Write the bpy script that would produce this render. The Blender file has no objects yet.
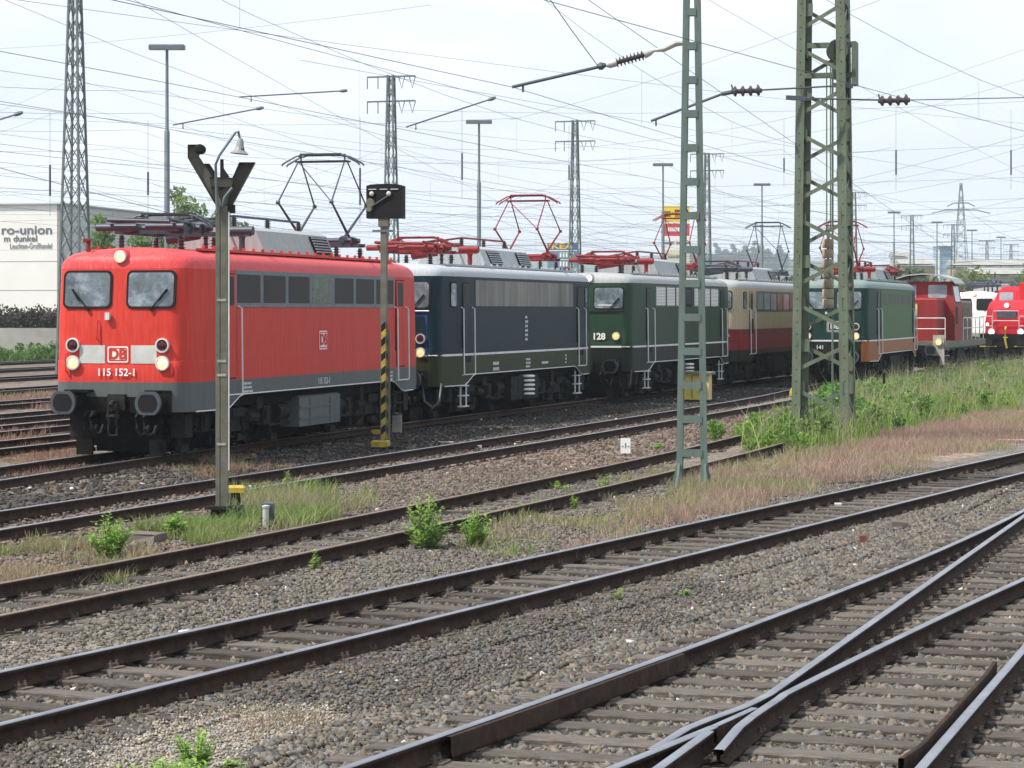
import bpy, bmesh, math, random
import numpy as np
from mathutils import Vector, Matrix, Euler
random.seed(7); rng = np.random.default_rng(7)
R = math.radians
scene = bpy.context.scene
col = scene.collection

# ------------------------------------------------------------ camera, world, sun, exposure
CAMZ, F, YH = 2.8, 2500.0, 311.0
cam_d = bpy.data.cameras.new('camera'); cam = bpy.data.objects.new('camera', cam_d); col.objects.link(cam)
cam.location = (0, 0, CAMZ); cam.rotation_euler = (R(90), 0, 0)
cam_d.sensor_width = 36; cam_d.lens = F/1024*36; cam_d.shift_y = -(384-YH)/1024
cam_d.clip_start = 0.5; cam_d.clip_end = 30000
scene.camera = cam
SUN_EL, SUN_AZ = 54, 248            # azimuth measured clockwise from +Y (view direction)
world = bpy.data.worlds.new('World'); scene.world = world; world.use_nodes = True
def build_world():
    nt = world.node_tree; nt.nodes.clear(); N = nt.nodes.new; L = nt.links.new
    out = N('ShaderNodeOutputWorld'); bg = N('ShaderNodeBackground'); bg.inputs[1].default_value = 0.10
    sky = N('ShaderNodeTexSky'); sky.sky_type = 'NISHITA'; sky.sun_disc = False
    sky.sun_elevation = R(SUN_EL); sky.sun_rotation = R(SUN_AZ); sky.air_density = 1.0; sky.dust_density = 2.0
    tc = N('ShaderNodeTexCoord'); mp = N('ShaderNodeMapping'); mp.inputs['Scale'].default_value = (1.6, 1.6, 5.0); mp.inputs['Location'].default_value = (0.35, 0.2, 0.4)
    L(tc.outputs['Generated'], mp.inputs[0])
    no = N('ShaderNodeTexNoise'); no.inputs['Scale'].default_value = 2.2; no.inputs['Detail'].default_value = 7; no.inputs['Roughness'].default_value = 0.55
    L(mp.outputs[0], no.inputs['Vector'])
    rp = N('ShaderNodeValToRGB'); rp.color_ramp.elements[0].position = 0.30; rp.color_ramp.elements[0].color = (.55, .55, .55, 1)
    rp.color_ramp.elements[1].position = 0.58; rp.color_ramp.elements[1].color = (1, 1, 1, 1)
    L(no.outputs[0], rp.inputs[0])
    mx = N('ShaderNodeMix'); mx.data_type = 'RGBA'
    mx.inputs['B'].default_value = (7.5, 8.05, 8.9, 1)      # bright thin cloud, in the sky's own radiance units
    L(rp.outputs[0], mx.inputs['Factor']); L(sky.outputs[0], mx.inputs['A']); L(mx.outputs['Result'], bg.inputs[0]); L(bg.outputs[0], out.inputs[0])
build_world()
sd = bpy.data.lights.new('sun', 'SUN'); sun = bpy.data.objects.new('sun', sd); col.objects.link(sun)
sd.energy = 4.3; sd.angle = R(1.5); sd.color = (1.0, 0.93, 0.82)
_a = R(SUN_AZ); _s = Vector((math.sin(_a)*math.cos(R(SUN_EL)), math.cos(_a)*math.cos(R(SUN_EL)), math.sin(R(SUN_EL))))
sun.rotation_euler = _s.to_track_quat('Z', 'Y').to_euler()
vs = scene.view_settings; vs.view_transform = 'Standard'; vs.look = 'None'; vs.gamma = 1; vs.exposure = 0.52
scene.render.engine = 'CYCLES'; scene.cycles.use_denoising = True; scene.cycles.max_bounces = 6; scene.cycles.volume_bounces = 0
scene.cycles.diffuse_bounces = 3; scene.cycles.glossy_bounces = 3; scene.cycles.transparent_max_bounces = 6

# ------------------------------------------------------------ helpers
GZ = -0.17                          # ground level; rail tops lie at 0
def P(x, y, z=GZ):                  # photograph point on a level -> place on the ground
    Y = F*(CAMZ-z)/(y-YH); return Vector(((x-512)/F*Y, Y, z))
def A(x, y, Y):                     # photograph point at a known distance
    return Vector(((x-512)/F*Y, Y, CAMZ-(y-YH)/F*Y))

class MB:
    def __init__(s): s.v = []; s.f = []; s.m = []
    def add(s, vs, fs, m=0):
        o = len(s.v); s.v += [tuple(v) for v in vs]; s.f += [tuple(i+o for i in f) for f in fs]; s.m += [m]*len(fs)
    def box(s, c, d, m=0, M=None):
        vs = [Vector(((i-.5)*d[0], (j-.5)*d[1], (k-.5)*d[2])) for k in (0, 1) for j in (0, 1) for i in (0, 1)]
        if M is not None: vs = [M @ v for v in vs]
        c = Vector(c)
        s.add([v+c for v in vs], [(0, 2, 3, 1), (4, 5, 7, 6), (0, 1, 5, 4), (2, 6, 7, 3), (0, 4, 6, 2), (1, 3, 7, 5)], m)
    def cham(s, c, d, b, m=0):      # box with its top edges bevelled
        x, y, z = [q/2 for q in d]; c = Vector(c); vs = []
        for (zz, k) in ((-z, 0), (z-b, 0), (z, b)):
            vs += [Vector((-x+k, -y+k, zz))+c, Vector((x-k, -y+k, zz))+c, Vector((x-k, y-k, zz))+c, Vector((-x+k, y-k, zz))+c]
        fs = [(3, 2, 1, 0), (8, 9, 10, 11)]
        for r in (0, 4): fs += [(r+i, r+(i+1) % 4, r+4+(i+1) % 4, r+4+i) for i in range(4)]
        s.add(vs, fs, m)
    def bar(s, a, b, w, h, m=0, up=(0, 0, 1)):
        a, b = Vector(a), Vector(b); d = (b-a).normalized(); u = Vector(up)
        if abs(d.dot(u)) > .98: u = Vector((0, 1, 0))
        x = d.cross(u).normalized(); y = x.cross(d).normalized()
        vs = [p+x*(i*w/2)+y*(j*h/2) for p in (a, b) for i, j in ((-1, -1), (1, -1), (1, 1), (-1, 1))]
        s.add(vs, [(3, 2, 1, 0), (4, 5, 6, 7), (0, 1, 5, 4), (1, 2, 6, 5), (2, 3, 7, 6), (3, 0, 4, 7)], m)
    def tube(s, pts, r, n=6, m=0, cap=True):
        pts = [Vector(p) for p in pts]; k = len(pts); vs = []
        for i, p in enumerate(pts):
            d = (pts[min(i+1, k-1)]-pts[max(i-1, 0)]).normalized()
            u = Vector((0, 0, 1)) if abs(d.z) < .95 else Vector((0, 1, 0))
            x = d.cross(u).normalized(); y = x.cross(d)
            rr = r[i] if isinstance(r, (list, tuple)) else r
            vs += [p+(x*math.cos(t)+y*math.sin(t))*rr for t in [2*math.pi*j/n for j in range(n)]]
        fs = [(i*n+j, i*n+(j+1) % n, (i+1)*n+(j+1) % n, (i+1)*n+j) for i in range(k-1) for j in range(n)]
        if cap: fs += [tuple(range(n-1, -1, -1)), tuple((k-1)*n+j for j in range(n))]
        s.add(vs, fs, m)
    def lathe(s, o, axis, prof, n=16, m=0):     # prof: (distance along axis, radius)
        o = Vector(o); d = Vector(axis).normalized(); u = Vector((0, 0, 1)) if abs(d.z) < .9 else Vector((1, 0, 0))
        x = d.cross(u).normalized(); y = x.cross(d); vs = []
        for (t, r) in prof: vs += [o+d*t+(x*math.cos(a)+y*math.sin(a))*max(r, 1e-4) for a in [2*math.pi*j/n for j in range(n)]]
        fs = [(i*n+j, i*n+(j+1) % n, (i+1)*n+(j+1) % n, (i+1)*n+j) for i in range(len(prof)-1) for j in range(n)]
        fs += [tuple(range(n-1, -1, -1)), tuple((len(prof)-1)*n+j for j in range(n))]
        s.add(vs, fs, m)
    def panel(s, poly, mapf, t0, t1, m=0):      # flat outline on a curved carrier, from depth t0 to t1
        n = len(poly); vs = [mapf(u, v, t) for t in (t0, t1) for u, v in poly]
        fs = [tuple(range(n, 2*n))]+[(i, (i+1) % n, n+(i+1) % n, n+i) for i in range(n)]
        s.add(vs, fs, m)
    def build(s, name, mats, parent=None, smooth=False, loc=None):
        me = bpy.data.meshes.new(name); me.from_pydata(s.v, [], s.f)
        if not isinstance(mats, (list, tuple)): mats = [mats]
        for q in mats: me.materials.append(q)
        if len(mats) > 1: me.polygons.foreach_set('material_index', s.m)
        bm = bmesh.new(); bm.from_mesh(me); bmesh.ops.recalc_face_normals(bm, faces=bm.faces); bm.to_mesh(me); bm.free()
        if smooth:
            me.polygons.foreach_set('use_smooth', [True]*len(me.polygons))
            if smooth != 1: me.set_sharp_from_angle(angle=R(smooth))
        o = bpy.data.objects.new(name, me); col.objects.link(o)
        if parent: o.parent = parent
        if loc is not None: o.location = loc
        return o
def tag(o, label=None, cat=None, group=None, kind=None):
    if label: o['label'] = label
    if cat: o['category'] = cat
    if group: o['group'] = group
    if kind: o['kind'] = kind
    return o
def empty(name, loc=(0, 0, 0), rz=0.0, label=None, cat=None, group=None):
    o = bpy.data.objects.new(name, None); col.objects.link(o); o.location = loc; o.rotation_euler = (0, 0, rz); o.empty_display_size = .2
    return tag(o, label, cat, group)
def copy_tree(o, parent=None):
    c = o.copy(); col.objects.link(c)
    if parent: c.parent = parent
    for ch in [x for x in KIDS(o)]: copy_tree(ch, c)
    return c
def KIDS(o): return list(o.children)
def npmesh(name, V, Fq, mats, parent=None, colors=None, smooth=False, midx=None):
    me = bpy.data.meshes.new(name); nv, nf, k = len(V), len(Fq), Fq.shape[1]
    me.vertices.add(nv); me.vertices.foreach_set('co', np.asarray(V, np.float32).ravel())
    me.loops.add(nf*k); me.loops.foreach_set('vertex_index', np.asarray(Fq, np.int32).ravel())
    me.polygons.add(nf); me.polygons.foreach_set('loop_start', np.arange(0, nf*k, k, dtype=np.int32))
    for q in (mats if isinstance(mats, (list, tuple)) else [mats]): me.materials.append(q)
    if midx is not None: me.polygons.foreach_set('material_index', np.asarray(midx, np.int32))
    if colors is not None:
        at = me.color_attributes.new('tint', 'FLOAT_COLOR', 'POINT'); c4 = np.ones((nv, 4), np.float32); c4[:, :3] = colors
        at.data.foreach_set('color', c4.ravel())
    if smooth: me.polygons.foreach_set('use_smooth', np.ones(nf, bool))
    me.update(calc_edges=True); me.validate()
    o = bpy.data.objects.new(name, me); col.objects.link(o)
    if parent: o.parent = parent
    return o
def rrect(cu, cv, w, h, r, n=4):
    pts = []
    for (sx, sy, a0) in ((1, -1, -90), (1, 1, 0), (-1, 1, 90), (-1, -1, 180)):
        for i in range(n+1):
            a = R(a0+90*i/n); pts.append((cu+sx*(w/2-r)+r*math.cos(a), cv+sy*(h/2-r)+r*math.sin(a)))
    return pts
def circ(cu, cv, r, n=20): return [(cu+r*math.cos(2*math.pi*i/n), cv+r*math.sin(2*math.pi*i/n)) for i in range(n)]
def text(name, s, size, M, mat, parent=None, align='CENTER', bold=0.0, sx=1.0, ext=.004):
    cu = bpy.data.curves.new('t', 'FONT'); cu.body = s; cu.size = size; cu.align_x = align; cu.align_y = 'CENTER'; cu.extrude = ext; cu.offset = bold; cu.resolution_u = 3
    t = bpy.data.objects.new('t', cu); col.objects.link(t)
    dg = bpy.context.evaluated_depsgraph_get(); me = bpy.data.meshes.new_from_object(t.evaluated_get(dg)); bpy.data.objects.remove(t); bpy.data.curves.remove(cu)
    me.transform(M @ Matrix.Diagonal((sx, 1, 1, 1))); me.materials.clear(); me.materials.append(mat); me.name = name
    o = bpy.data.objects.new(name, me); col.objects.link(o)
    if parent: o.parent = parent
    return o
def Mface(x, y, z): return Matrix.Translation((x, y, z)) @ Matrix.Rotation(R(90), 4, 'X')
def Mside(x, y, z): return Matrix.Translation((x, y, z)) @ Matrix.Rotation(R(90), 4, 'Z') @ Matrix.Rotation(R(90), 4, 'X')

# ------------------------------------------------------------ materials
def mat(name, c, rough=.6, metal=0, var=.25, scale=3.0, stretch=(1, 1, 1), dirt=None, dirt_amt=0.0, bump=0.0, bscale=40, emis=None, estr=0, spec=.5, trans=0, coat=0, per_obj=0.0):
    m = bpy.data.materials.new(name); m.use_nodes = True; nt = m.node_tree; N = nt.nodes.new; L = nt.links.new
    b = nt.nodes['Principled BSDF']; b.inputs['Roughness'].default_value = rough; b.inputs['Metallic'].default_value = metal
    b.inputs['Specular IOR Level'].default_value = spec
    if coat: b.inputs['Coat Weight'].default_value = coat; b.inputs['Coat Roughness'].default_value = .12
    tc = N('ShaderNodeTexCoord'); mp = N('ShaderNodeMapping'); mp.inputs['Scale'].default_value = stretch; L(tc.outputs['Object'], mp.inputs[0])
    no = N('ShaderNodeTexNoise'); no.inputs['Scale'].default_value = scale; no.inputs['Detail'].default_value = 6; no.inputs['Roughness'].default_value = .62; L(mp.outputs[0], no.inputs['Vector'])
    mr = N('ShaderNodeMapRange'); mr.inputs['From Min'].default_value = .28; mr.inputs['From Max'].default_value = .72
    mr.inputs['To Min'].default_value = 1-var; mr.inputs['To Max'].default_value = 1+var; L(no.outputs[0], mr.inputs[0])
    mu = N('ShaderNodeMix'); mu.data_type = 'RGBA'; mu.blend_type = 'MULTIPLY'; mu.inputs['Factor'].default_value = 1; mu.inputs['A'].default_value = (*c, 1); L(mr.outputs[0], mu.inputs['B'])
    last = mu.outputs['Result']
    if dirt:
        n2 = N('ShaderNodeTexNoise'); n2.inputs['Scale'].default_value = scale*1.9; n2.inputs['Detail'].default_value = 8; n2.inputs['Roughness'].default_value = .7
        m2 = N('ShaderNodeMapping'); m2.inputs['Scale'].default_value = stretch; m2.inputs['Location'].default_value = (3.1, 7.7, 1.3); L(tc.outputs['Object'], m2.inputs[0]); L(m2.outputs[0], n2.inputs['Vector'])
        r2 = N('ShaderNodeMapRange'); r2.inputs['From Min'].default_value = .48; r2.inputs['From Max'].default_value = .72; r2.inputs['To Max'].default_value = dirt_amt; L(n2.outputs[0], r2.inputs[0])
        mm = N('ShaderNodeMix'); mm.data_type = 'RGBA'; mm.inputs['B'].default_value = (*dirt, 1); L(r2.outputs[0], mm.inputs['Factor']); L(last, mm.inputs['A']); last = mm.outputs['Result']
    if per_obj:
        oi = N('ShaderNodeObjectInfo'); r3 = N('ShaderNodeMapRange'); r3.inputs['To Min'].default_value = 1-per_obj; r3.inputs['To Max'].default_value = 1+per_obj; L(oi.outputs['Random'], r3.inputs[0])
        m3 = N('ShaderNodeMix'); m3.data_type = 'RGBA'; m3.blend_type = 'MULTIPLY'; m3.inputs['Factor'].default_value = 1; L(last, m3.inputs['A']); L(r3.outputs[0], m3.inputs['B']); last = m3.outputs['Result']
    L(last, b.inputs['Base Color'])
    if bump:
        nb = N('ShaderNodeTexNoise'); nb.inputs['Scale'].default_value = bscale; nb.inputs['Detail'].default_value = 4; L(tc.outputs['Object'], nb.inputs['Vector'])
        bp = N('ShaderNodeBump'); bp.inputs['Strength'].default_value = bump; bp.inputs['Distance'].default_value = .02; L(nb.outputs[0], bp.inputs['Height']); L(bp.outputs[0], b.inputs['Normal'])
    if emis: b.inputs['Emission Color'].default_value = (*emis, 1); b.inputs['Emission Strength'].default_value = estr
    return m
def leafmat(name, tr=.35, rough=.55):
    m = bpy.data.materials.new(name); m.use_nodes = True; nt = m.node_tree; N = nt.nodes.new; L = nt.links.new
    b = nt.nodes['Principled BSDF']; out = nt.nodes['Material Output']; b.inputs['Roughness'].default_value = rough; b.inputs['Specular IOR Level'].default_value = .3
    at = N('ShaderNodeAttribute'); at.attribute_name = 'tint'; L(at.outputs['Color'], b.inputs['Base Color'])
    t = N('ShaderNodeBsdfTranslucent'); L(at.outputs['Color'], t.inputs[0]); mx = N('ShaderNodeMixShader'); mx.inputs[0].default_value = tr
    L(b.outputs[0], mx.inputs[1]); L(t.outputs[0], mx.inputs[2]); L(mx.outputs[0], out.inputs[0])
    return m
def paint(name, c, **k):
    d = dict(rough=.46, var=.16, scale=1.5, stretch=(9, 9, .5), dirt=(.12, .09, .075), dirt_amt=.22, bump=.05, bscale=2.5, spec=.13); d.update(k); return mat(name, c, **d)
M = {}
M['rail_side'] = mat('rail_side', (.034, .023, .018), .9, var=.4, scale=5, dirt=(.095, .050, .030), dirt_amt=.6, spec=.12, bump=.3, bscale=14)
M['rail_top'] = mat('rail_top', (.30, .31, .34), .36, .85, var=.3, scale=3, stretch=(.6, .6, .6))
M['rail_top_rust'] = mat('rail_top_rust', (.17, .12, .095), .6, .2, var=.3, scale=5)
M['sleeper'] = mat('sleeper', (.080, .070, .063), .95, var=.5, scale=4, stretch=(1, 14, 6), dirt=(.20, .175, .15), dirt_amt=.6, bump=.6, bscale=25, spec=.15, per_obj=.38)
M['clip'] = mat('clip', (.105, .085, .068), .85, .1, var=.5, scale=20, spec=.2)
M['red'] = paint('red_paint', (.53, .042, .030), dirt=(.50, .15, .12), dirt_amt=.36, var=.15)
M['red_roof'] = paint('red_roof_paint', (.58, .06, .065), dirt=(.5, .2, .19), dirt_amt=.5, rough=.45)
M['grey_skirt'] = paint('grey_skirt_paint', (.10, .115, .115))
M['white'] = mat('white_paint', (.78, .78, .76), .5, var=.06)
M['bar_grey'] = mat('warning_bar_grey', (.50, .51, .49), .5, var=.12, dirt=(.3, .27, .25), dirt_amt=.4)
M['line'] = mat('line_paint', (.62, .64, .64), .5, var=.12)
M['dark'] = mat('dark_underframe', (.006, .006, .006), .85, var=.4, scale=5, dirt=(.022, .018, .015), dirt_amt=.5, spec=.12)
M['dark2'] = mat('dusty_underframe', (.015, .0145, .014), .8, var=.4, scale=5, dirt=(.05, .042, .035), dirt_amt=.6, spec=.2)
M['black'] = mat('black_rubber', (.009, .009, .010), .7, var=.2, spec=.2)
M['steel'] = mat('worn_steel', (.065, .08, .095), .45, .3, var=.3, scale=8)
M['panto'] = mat('pantograph_dark', (.045, .055, .075), .5, .3, var=.2)
M['panto_red'] = mat('pantograph_red', (.20, .020, .022), .55, var=.35, scale=5, spec=.25)
M['glass'] = mat('cab_glass', (.10, .125, .145), .05, var=.6, scale=1.6, spec=.6, dirt=(.36, .42, .47), dirt_amt=.85)  # pale blotches are cloud reflections painted into the glass
M['glass_dark'] = mat('dark_glass', (.012, .015, .017), .4, var=.3, spec=.12)
M['glass_green'] = mat('greenish_glass', (.04, .075, .045), .25, var=.7, scale=5, spec=.3)
M['grille'] = mat('grille_dark', (.030, .027, .026), .7, var=.15, scale=30, stretch=(1, 1, 6), bump=.3, bscale=60)
M['frame'] = mat('grey_frame', (.13, .165, .185), .5, var=.15, spec=.3)
M['grille_silver'] = mat('grille_faded', (.20, .195, .18), .6, .1, var=.55, scale=1.5, stretch=(1, 1.3, .1), spec=.3)
M['lamp'] = mat('lamp_lit', (.9, .8, .5), .3, emis=(1, .74, .28), estr=.5)
M['lamp_orange'] = mat('lamp_lit_orange', (.9, .6, .3), .3, emis=(1, .50, .14), estr=.6)
M['lamp_white'] = mat('lamp_lit_white', (.95, .93, .9), .3, emis=(1, .95, .9), estr=1.3)
M['lamp_red'] = mat('lamp_red_off', (.06, .004, .006), .15)
M['chrome'] = mat('lamp_rim', (.7, .7, .7), .3, .4)
M['blue'] = paint('blue_paint', (.022, .042, .13))
M['blue_side'] = paint('bluegreen_side_paint', (.007, .022, .034), dirt=(.035,.045,.05))
M['silver'] = paint('silver_roof_paint', (.38, .41, .44), rough=.6, dirt=(.3, .3, .3), dirt_amt=.4)
M['grey_roof'] = paint('grey_roof_paint', (.34, .36, .37), rough=.55, dirt=(.2, .19, .18), dirt_amt=.5)
M['black_skirt'] = paint('black_skirt_paint', (.012, .016, .013), dirt=(.05, .05, .035))
M['olive_skirt'] = paint('olive_black_skirt_paint', (.026, .033, .013), dirt=(.07, .07, .04))
M['green'] = paint('green_paint', (.022, .052, .030), dirt=(.05, .06, .04))
M['green_roof'] = paint('green_roof_paint', (.17, .235, .225), rough=.5, dirt=(.35, .4, .38), dirt_amt=.3)
M['dgreen'] = paint('dark_green_paint', (.010, .036, .028), dirt=(.05, .06, .04))
M['mgreen'] = paint('mid_green_side_paint', (.030, .105, .018), dirt=(.06, .085, .03))
M['rusty'] = paint('rusty_orange_side', (.30, .095, .030), dirt=(.07, .075, .03), dirt_amt=.7)
M['beige'] = paint('beige_paint', (.42, .36, .245), dirt=(.4, .18, .10), dirt_amt=.5)
M['wine'] = paint('wine_red_paint', (.20, .018, .024), dirt=(.16, .07, .06), dirt_amt=.5)
M['palewin'] = mat('pale_window', (.24, .285, .32), .15, var=.45, scale=1.2, spec=.5)
M['faded_red'] = paint('faded_red_paint', (.25, .028, .028), rough=.55, dirt=(.10, .03, .028), dirt_amt=.5)
M['bright_red'] = paint('bright_red_paint', (.50, .018, .034))
M['brown'] = mat('brown_panel', (.11, .06, .045), .6, var=.3)
M['mast_green'] = mat('mast_green_paint', (.112, .150, .105), .6, var=.22, scale=2.5, stretch=(3, 3, .6), dirt=(.15, .085, .045), dirt_amt=.6, bump=.15, bscale=8, spec=.25)
M['mast_green2'] = mat('mast_bluegreen_paint', (.115, .165, .150), .6, var=.2, scale=2.5, stretch=(3, 3, .6), dirt=(.16, .10, .06), dirt_amt=.55, spec=.25)
M['mast_far'] = mat('mast_grey_green', (.105, .135, .135), .6, var=.2)
M['pole_grey'] = mat('pole_galvanised', (.12, .15, .17), .55, .2, var=.2)
M['post'] = mat('post_olive_grey', (.125, .125, .095), .7, var=.3, scale=4, dirt=(.07, .05, .035), dirt_amt=.5)
M['conc'] = mat('concrete', (.34, .32, .28), .9, var=.3, scale=4, bump=.3, bscale=30)
M['tan_conc'] = mat('tan_concrete_weights', (.33, .28, .21), .9, var=.3, scale=5)
M['yellow'] = mat('yellow_paint', (.42, .31, .035), .6, var=.35, scale=6, dirt=(.12, .09, .045), dirt_amt=.75)
M['yellow_clean'] = mat('cabinet_yellow', (.60, .49, .10), .6, var=.2, scale=5, dirt=(.35, .28, .10), dirt_amt=.5)
M['cream'] = mat('cream_yellow_paint', (.62, .52, .22), .6, var=.15)
M['wire'] = mat('wire_copper_dark', (.08, .10, .115), .6, .3, var=.1)
M['insul'] = mat('insulator_brown', (.06, .045, .05), .25, var=.2)
M['porc'] = mat('porcelain_grey', (.45, .45, .43), .3, var=.2)
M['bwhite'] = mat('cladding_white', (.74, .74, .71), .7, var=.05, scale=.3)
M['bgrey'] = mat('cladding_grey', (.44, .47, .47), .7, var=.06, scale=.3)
M['btxt'] = mat('sign_letter_grey', (.13, .14, .16), .6, var=.1)
M['wallgrey'] = mat('wall_grey', (.30, .30, .28), .9, var=.2, scale=.6)
M['bark'] = mat('bark', (.14, .11, .08), .9, var=.3, scale=6)
M['leaf'] = leafmat('leaf', .45); M['grass'] = leafmat('grass_blade', .4)
# ------------------------------------------------------------ tracks: where they run
def smooth_line(pts, step=1.0):
    pts = np.array(pts, float); t = np.concatenate([[0], np.cumsum(np.hypot(*np.diff(pts, axis=0).T))])
    k = len(pts); m = np.zeros_like(pts)
    for i in range(k):
        a, b = max(i-1, 0), min(i+1, k-1); m[i] = (pts[b]-pts[a])/(t[b]-t[a])
    out = []
    for i in range(k-1):
        h = t[i+1]-t[i]; n = max(1, int(h/step))
        for j in range(n):
            u = j/n; out.append((2*u**3-3*u**2+1)*pts[i]+(u**3-2*u**2+u)*h*m[i]+(-2*u**3+3*u**2)*pts[i+1]+(u**3-u**2)*h*m[i+1])
    out.append(pts[-1]); return np.array(out)
def offset(line, d):
    t = np.gradient(line, axis=0); t /= np.linalg.norm(t, axis=1)[:, None]
    return line+np.stack([t[:, 1], -t[:, 0]], 1)*d
def xat(line, Y): return np.interp(Y, line[:, 1], line[:, 0])
T2 = smooth_line([(-12.24+.4675*y, y) for y in (-6, 10, 30, 50, 70, 95)]+[(41, 114), (53, 145)])
T3 = smooth_line([(-19, -8), (-11.2, 10), (-8.0, 17), (-4.36, 26), (-1.75, 33), (1.05, 41), (3.70, 49), (6.40, 58), (9.7, 70), (14.8, 89)])
T4 = smooth_line([(-23, -12), (-11.3, 20), (-6.4, 35), (-2.2, 47.5), (1.95, 60), (8.3, 80), (12.4, 95.5), (17.7, 111), (22.6, 126), (27.6, 141), (48, 200), (80, 290)])
T5 = smooth_line([(-20, -4), (-13.0, 26), (-9.05, 42.3), (-7.8, 47.5), (-3.3, 63.3), (1.75, 79), (6.8, 94.7), (11.8, 110), (20, 134), (29.2, 158), (45, 200), (80, 290)])
LEFT = [smooth_line([(x0-.3*40, y0-40), (x0, y0), (x0+.3*40, y0+40), (x0+.3*170, y0+170)], 3) for x0, y0 in
        ((-10.75, 52.3), (-12.2, 59.6), (-13.6, 66.5), (-15.6, 76), (-18.2, 89), (-21.4, 104.5), (-24.6, 120), (-27.9, 136))]
TOUT = np.array([(-.00292*y*y+.5626*y-8.977, y) for y in np.arange(7, 35.01, .5)]+[(7.137+.345*(y-35), y) for y in np.arange(36, 90, 2.)])
TOUT[:14] = [(TOUT[14, 0]-.478*(TOUT[14, 1]-y), y) for y in TOUT[:14, 1]]
def ln(x0, y0, s, a, b, n=12): return np.array([(x0+s*(y-y0), y) for y in np.linspace(a, b, n)])

# ------------------------------------------------------------ ground
def inpoly(X, Y, poly):
    X, Y = np.asarray(X), np.asarray(Y); r = np.zeros(X.shape, bool); n = len(poly)
    for i in range(n):
        (x1, y1), (x2, y2) = poly[i], poly[(i+1) % n]
        c = ((y1 > Y) != (y2 > Y)) & (X < (x2-x1)*(Y-y1)/(y2-y1+1e-12)+x1); r ^= c
    return r
def W(px): return [tuple(P(x, y))[:2] for x, y in px]
G_TALL = W([(742, 452), (770, 428), (805, 428), (822, 408), (850, 398), (900, 386), (960, 374), (1060, 366), (1060, 402), (960, 418), (880, 436), (850, 446), (800, 455)])
G_PINK = W([(560, 566), (600, 526), (660, 502), (716, 470), (790, 452), (880, 432), (960, 416), (1060, 398), (1060, 436), (900, 468), (760, 502), (640, 532)])
G_MIX = W([(400, 560), (520, 515), (600, 492), (650, 476), (700, 470), (690, 500), (600, 526), (500, 548), (430, 572)])
G_TUFT = W([(232, 530), (245, 502), (285, 490), (330, 494), (374, 508), (360, 517), (300, 526)])
G_LEFT = W([(-20, 590), (-20, 545), (60, 547), (130, 562), (60, 582)])
G_POLE = W([(138, 538), (180, 524), (222, 528), (262, 536), (210, 548), (150, 550)])
G_SAND = W([(40, 775), (110, 745), (170, 722), (300, 700), (350, 715), (260, 745), (200, 775)])
_np = {}
def vnoise(X, Y, s, seed=0, octv=4):
    out = np.zeros(np.shape(X)); amp = .5
    for o in range(octv):
        k = (seed, o)
        if k not in _np: _np[k] = np.random.default_rng(seed*17+o).random((256, 256))
        g = _np[k]; x, y = np.asarray(X)/s*2**o+13.7*o, np.asarray(Y)/s*2**o+5.1*o
        xi, yi = np.floor(x).astype(int), np.floor(y).astype(int); u, v = x-xi, y-yi; u, v = u*u*(3-2*u), v*v*(3-2*v)
        a, b, c, d = g[xi % 256, yi % 256], g[(xi+1) % 256, yi % 256], g[xi % 256, (yi+1) % 256], g[(xi+1) % 256, (yi+1) % 256]
        out += amp*((a*(1-u)+b*u)*(1-v)+(c*(1-u)+d*u)*v); amp *= .5
    return out/(1-.5**octv)
def gheight(x, y):
    x, y = np.asarray(x, float), np.asarray(y, float); n1, n2 = vnoise(x, y, 2.6, 1), vnoise(x, y, .7, 2)
    d2 = x-xat(T2, y); d1 = x-xat(TOUT, y)
    z = GZ-.02+(n2-.5)*.05+(n1-.5)*.07
    z = np.where(np.abs(d2) < 1.7, -.166+(n2-.5)*.035+(n1-.5)*.03, z); z = np.where(np.abs(d2) < .82, -.205+(n2-.5)*.02, z)
    z = np.where((d2 > 1.7) & (d1 < -1.1) & (y < 45), GZ-.02+(n1-.5)*.06, z); z = np.where((d1 > -1.1) & (y < 90), -.203+(n2-.5)*.02, z); z = np.where((d1 > .05) & (x < -2.43+.3217*y+.8) & (y < 45), -.208+(n2-.5)*.02, z)
    return np.where(y > 130, GZ-.1, z)
def axis(segs):
    out = []
    for a, b, st in segs: out += list(np.arange(a, b, st))
    return np.array(out+[segs[-1][1]])
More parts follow.
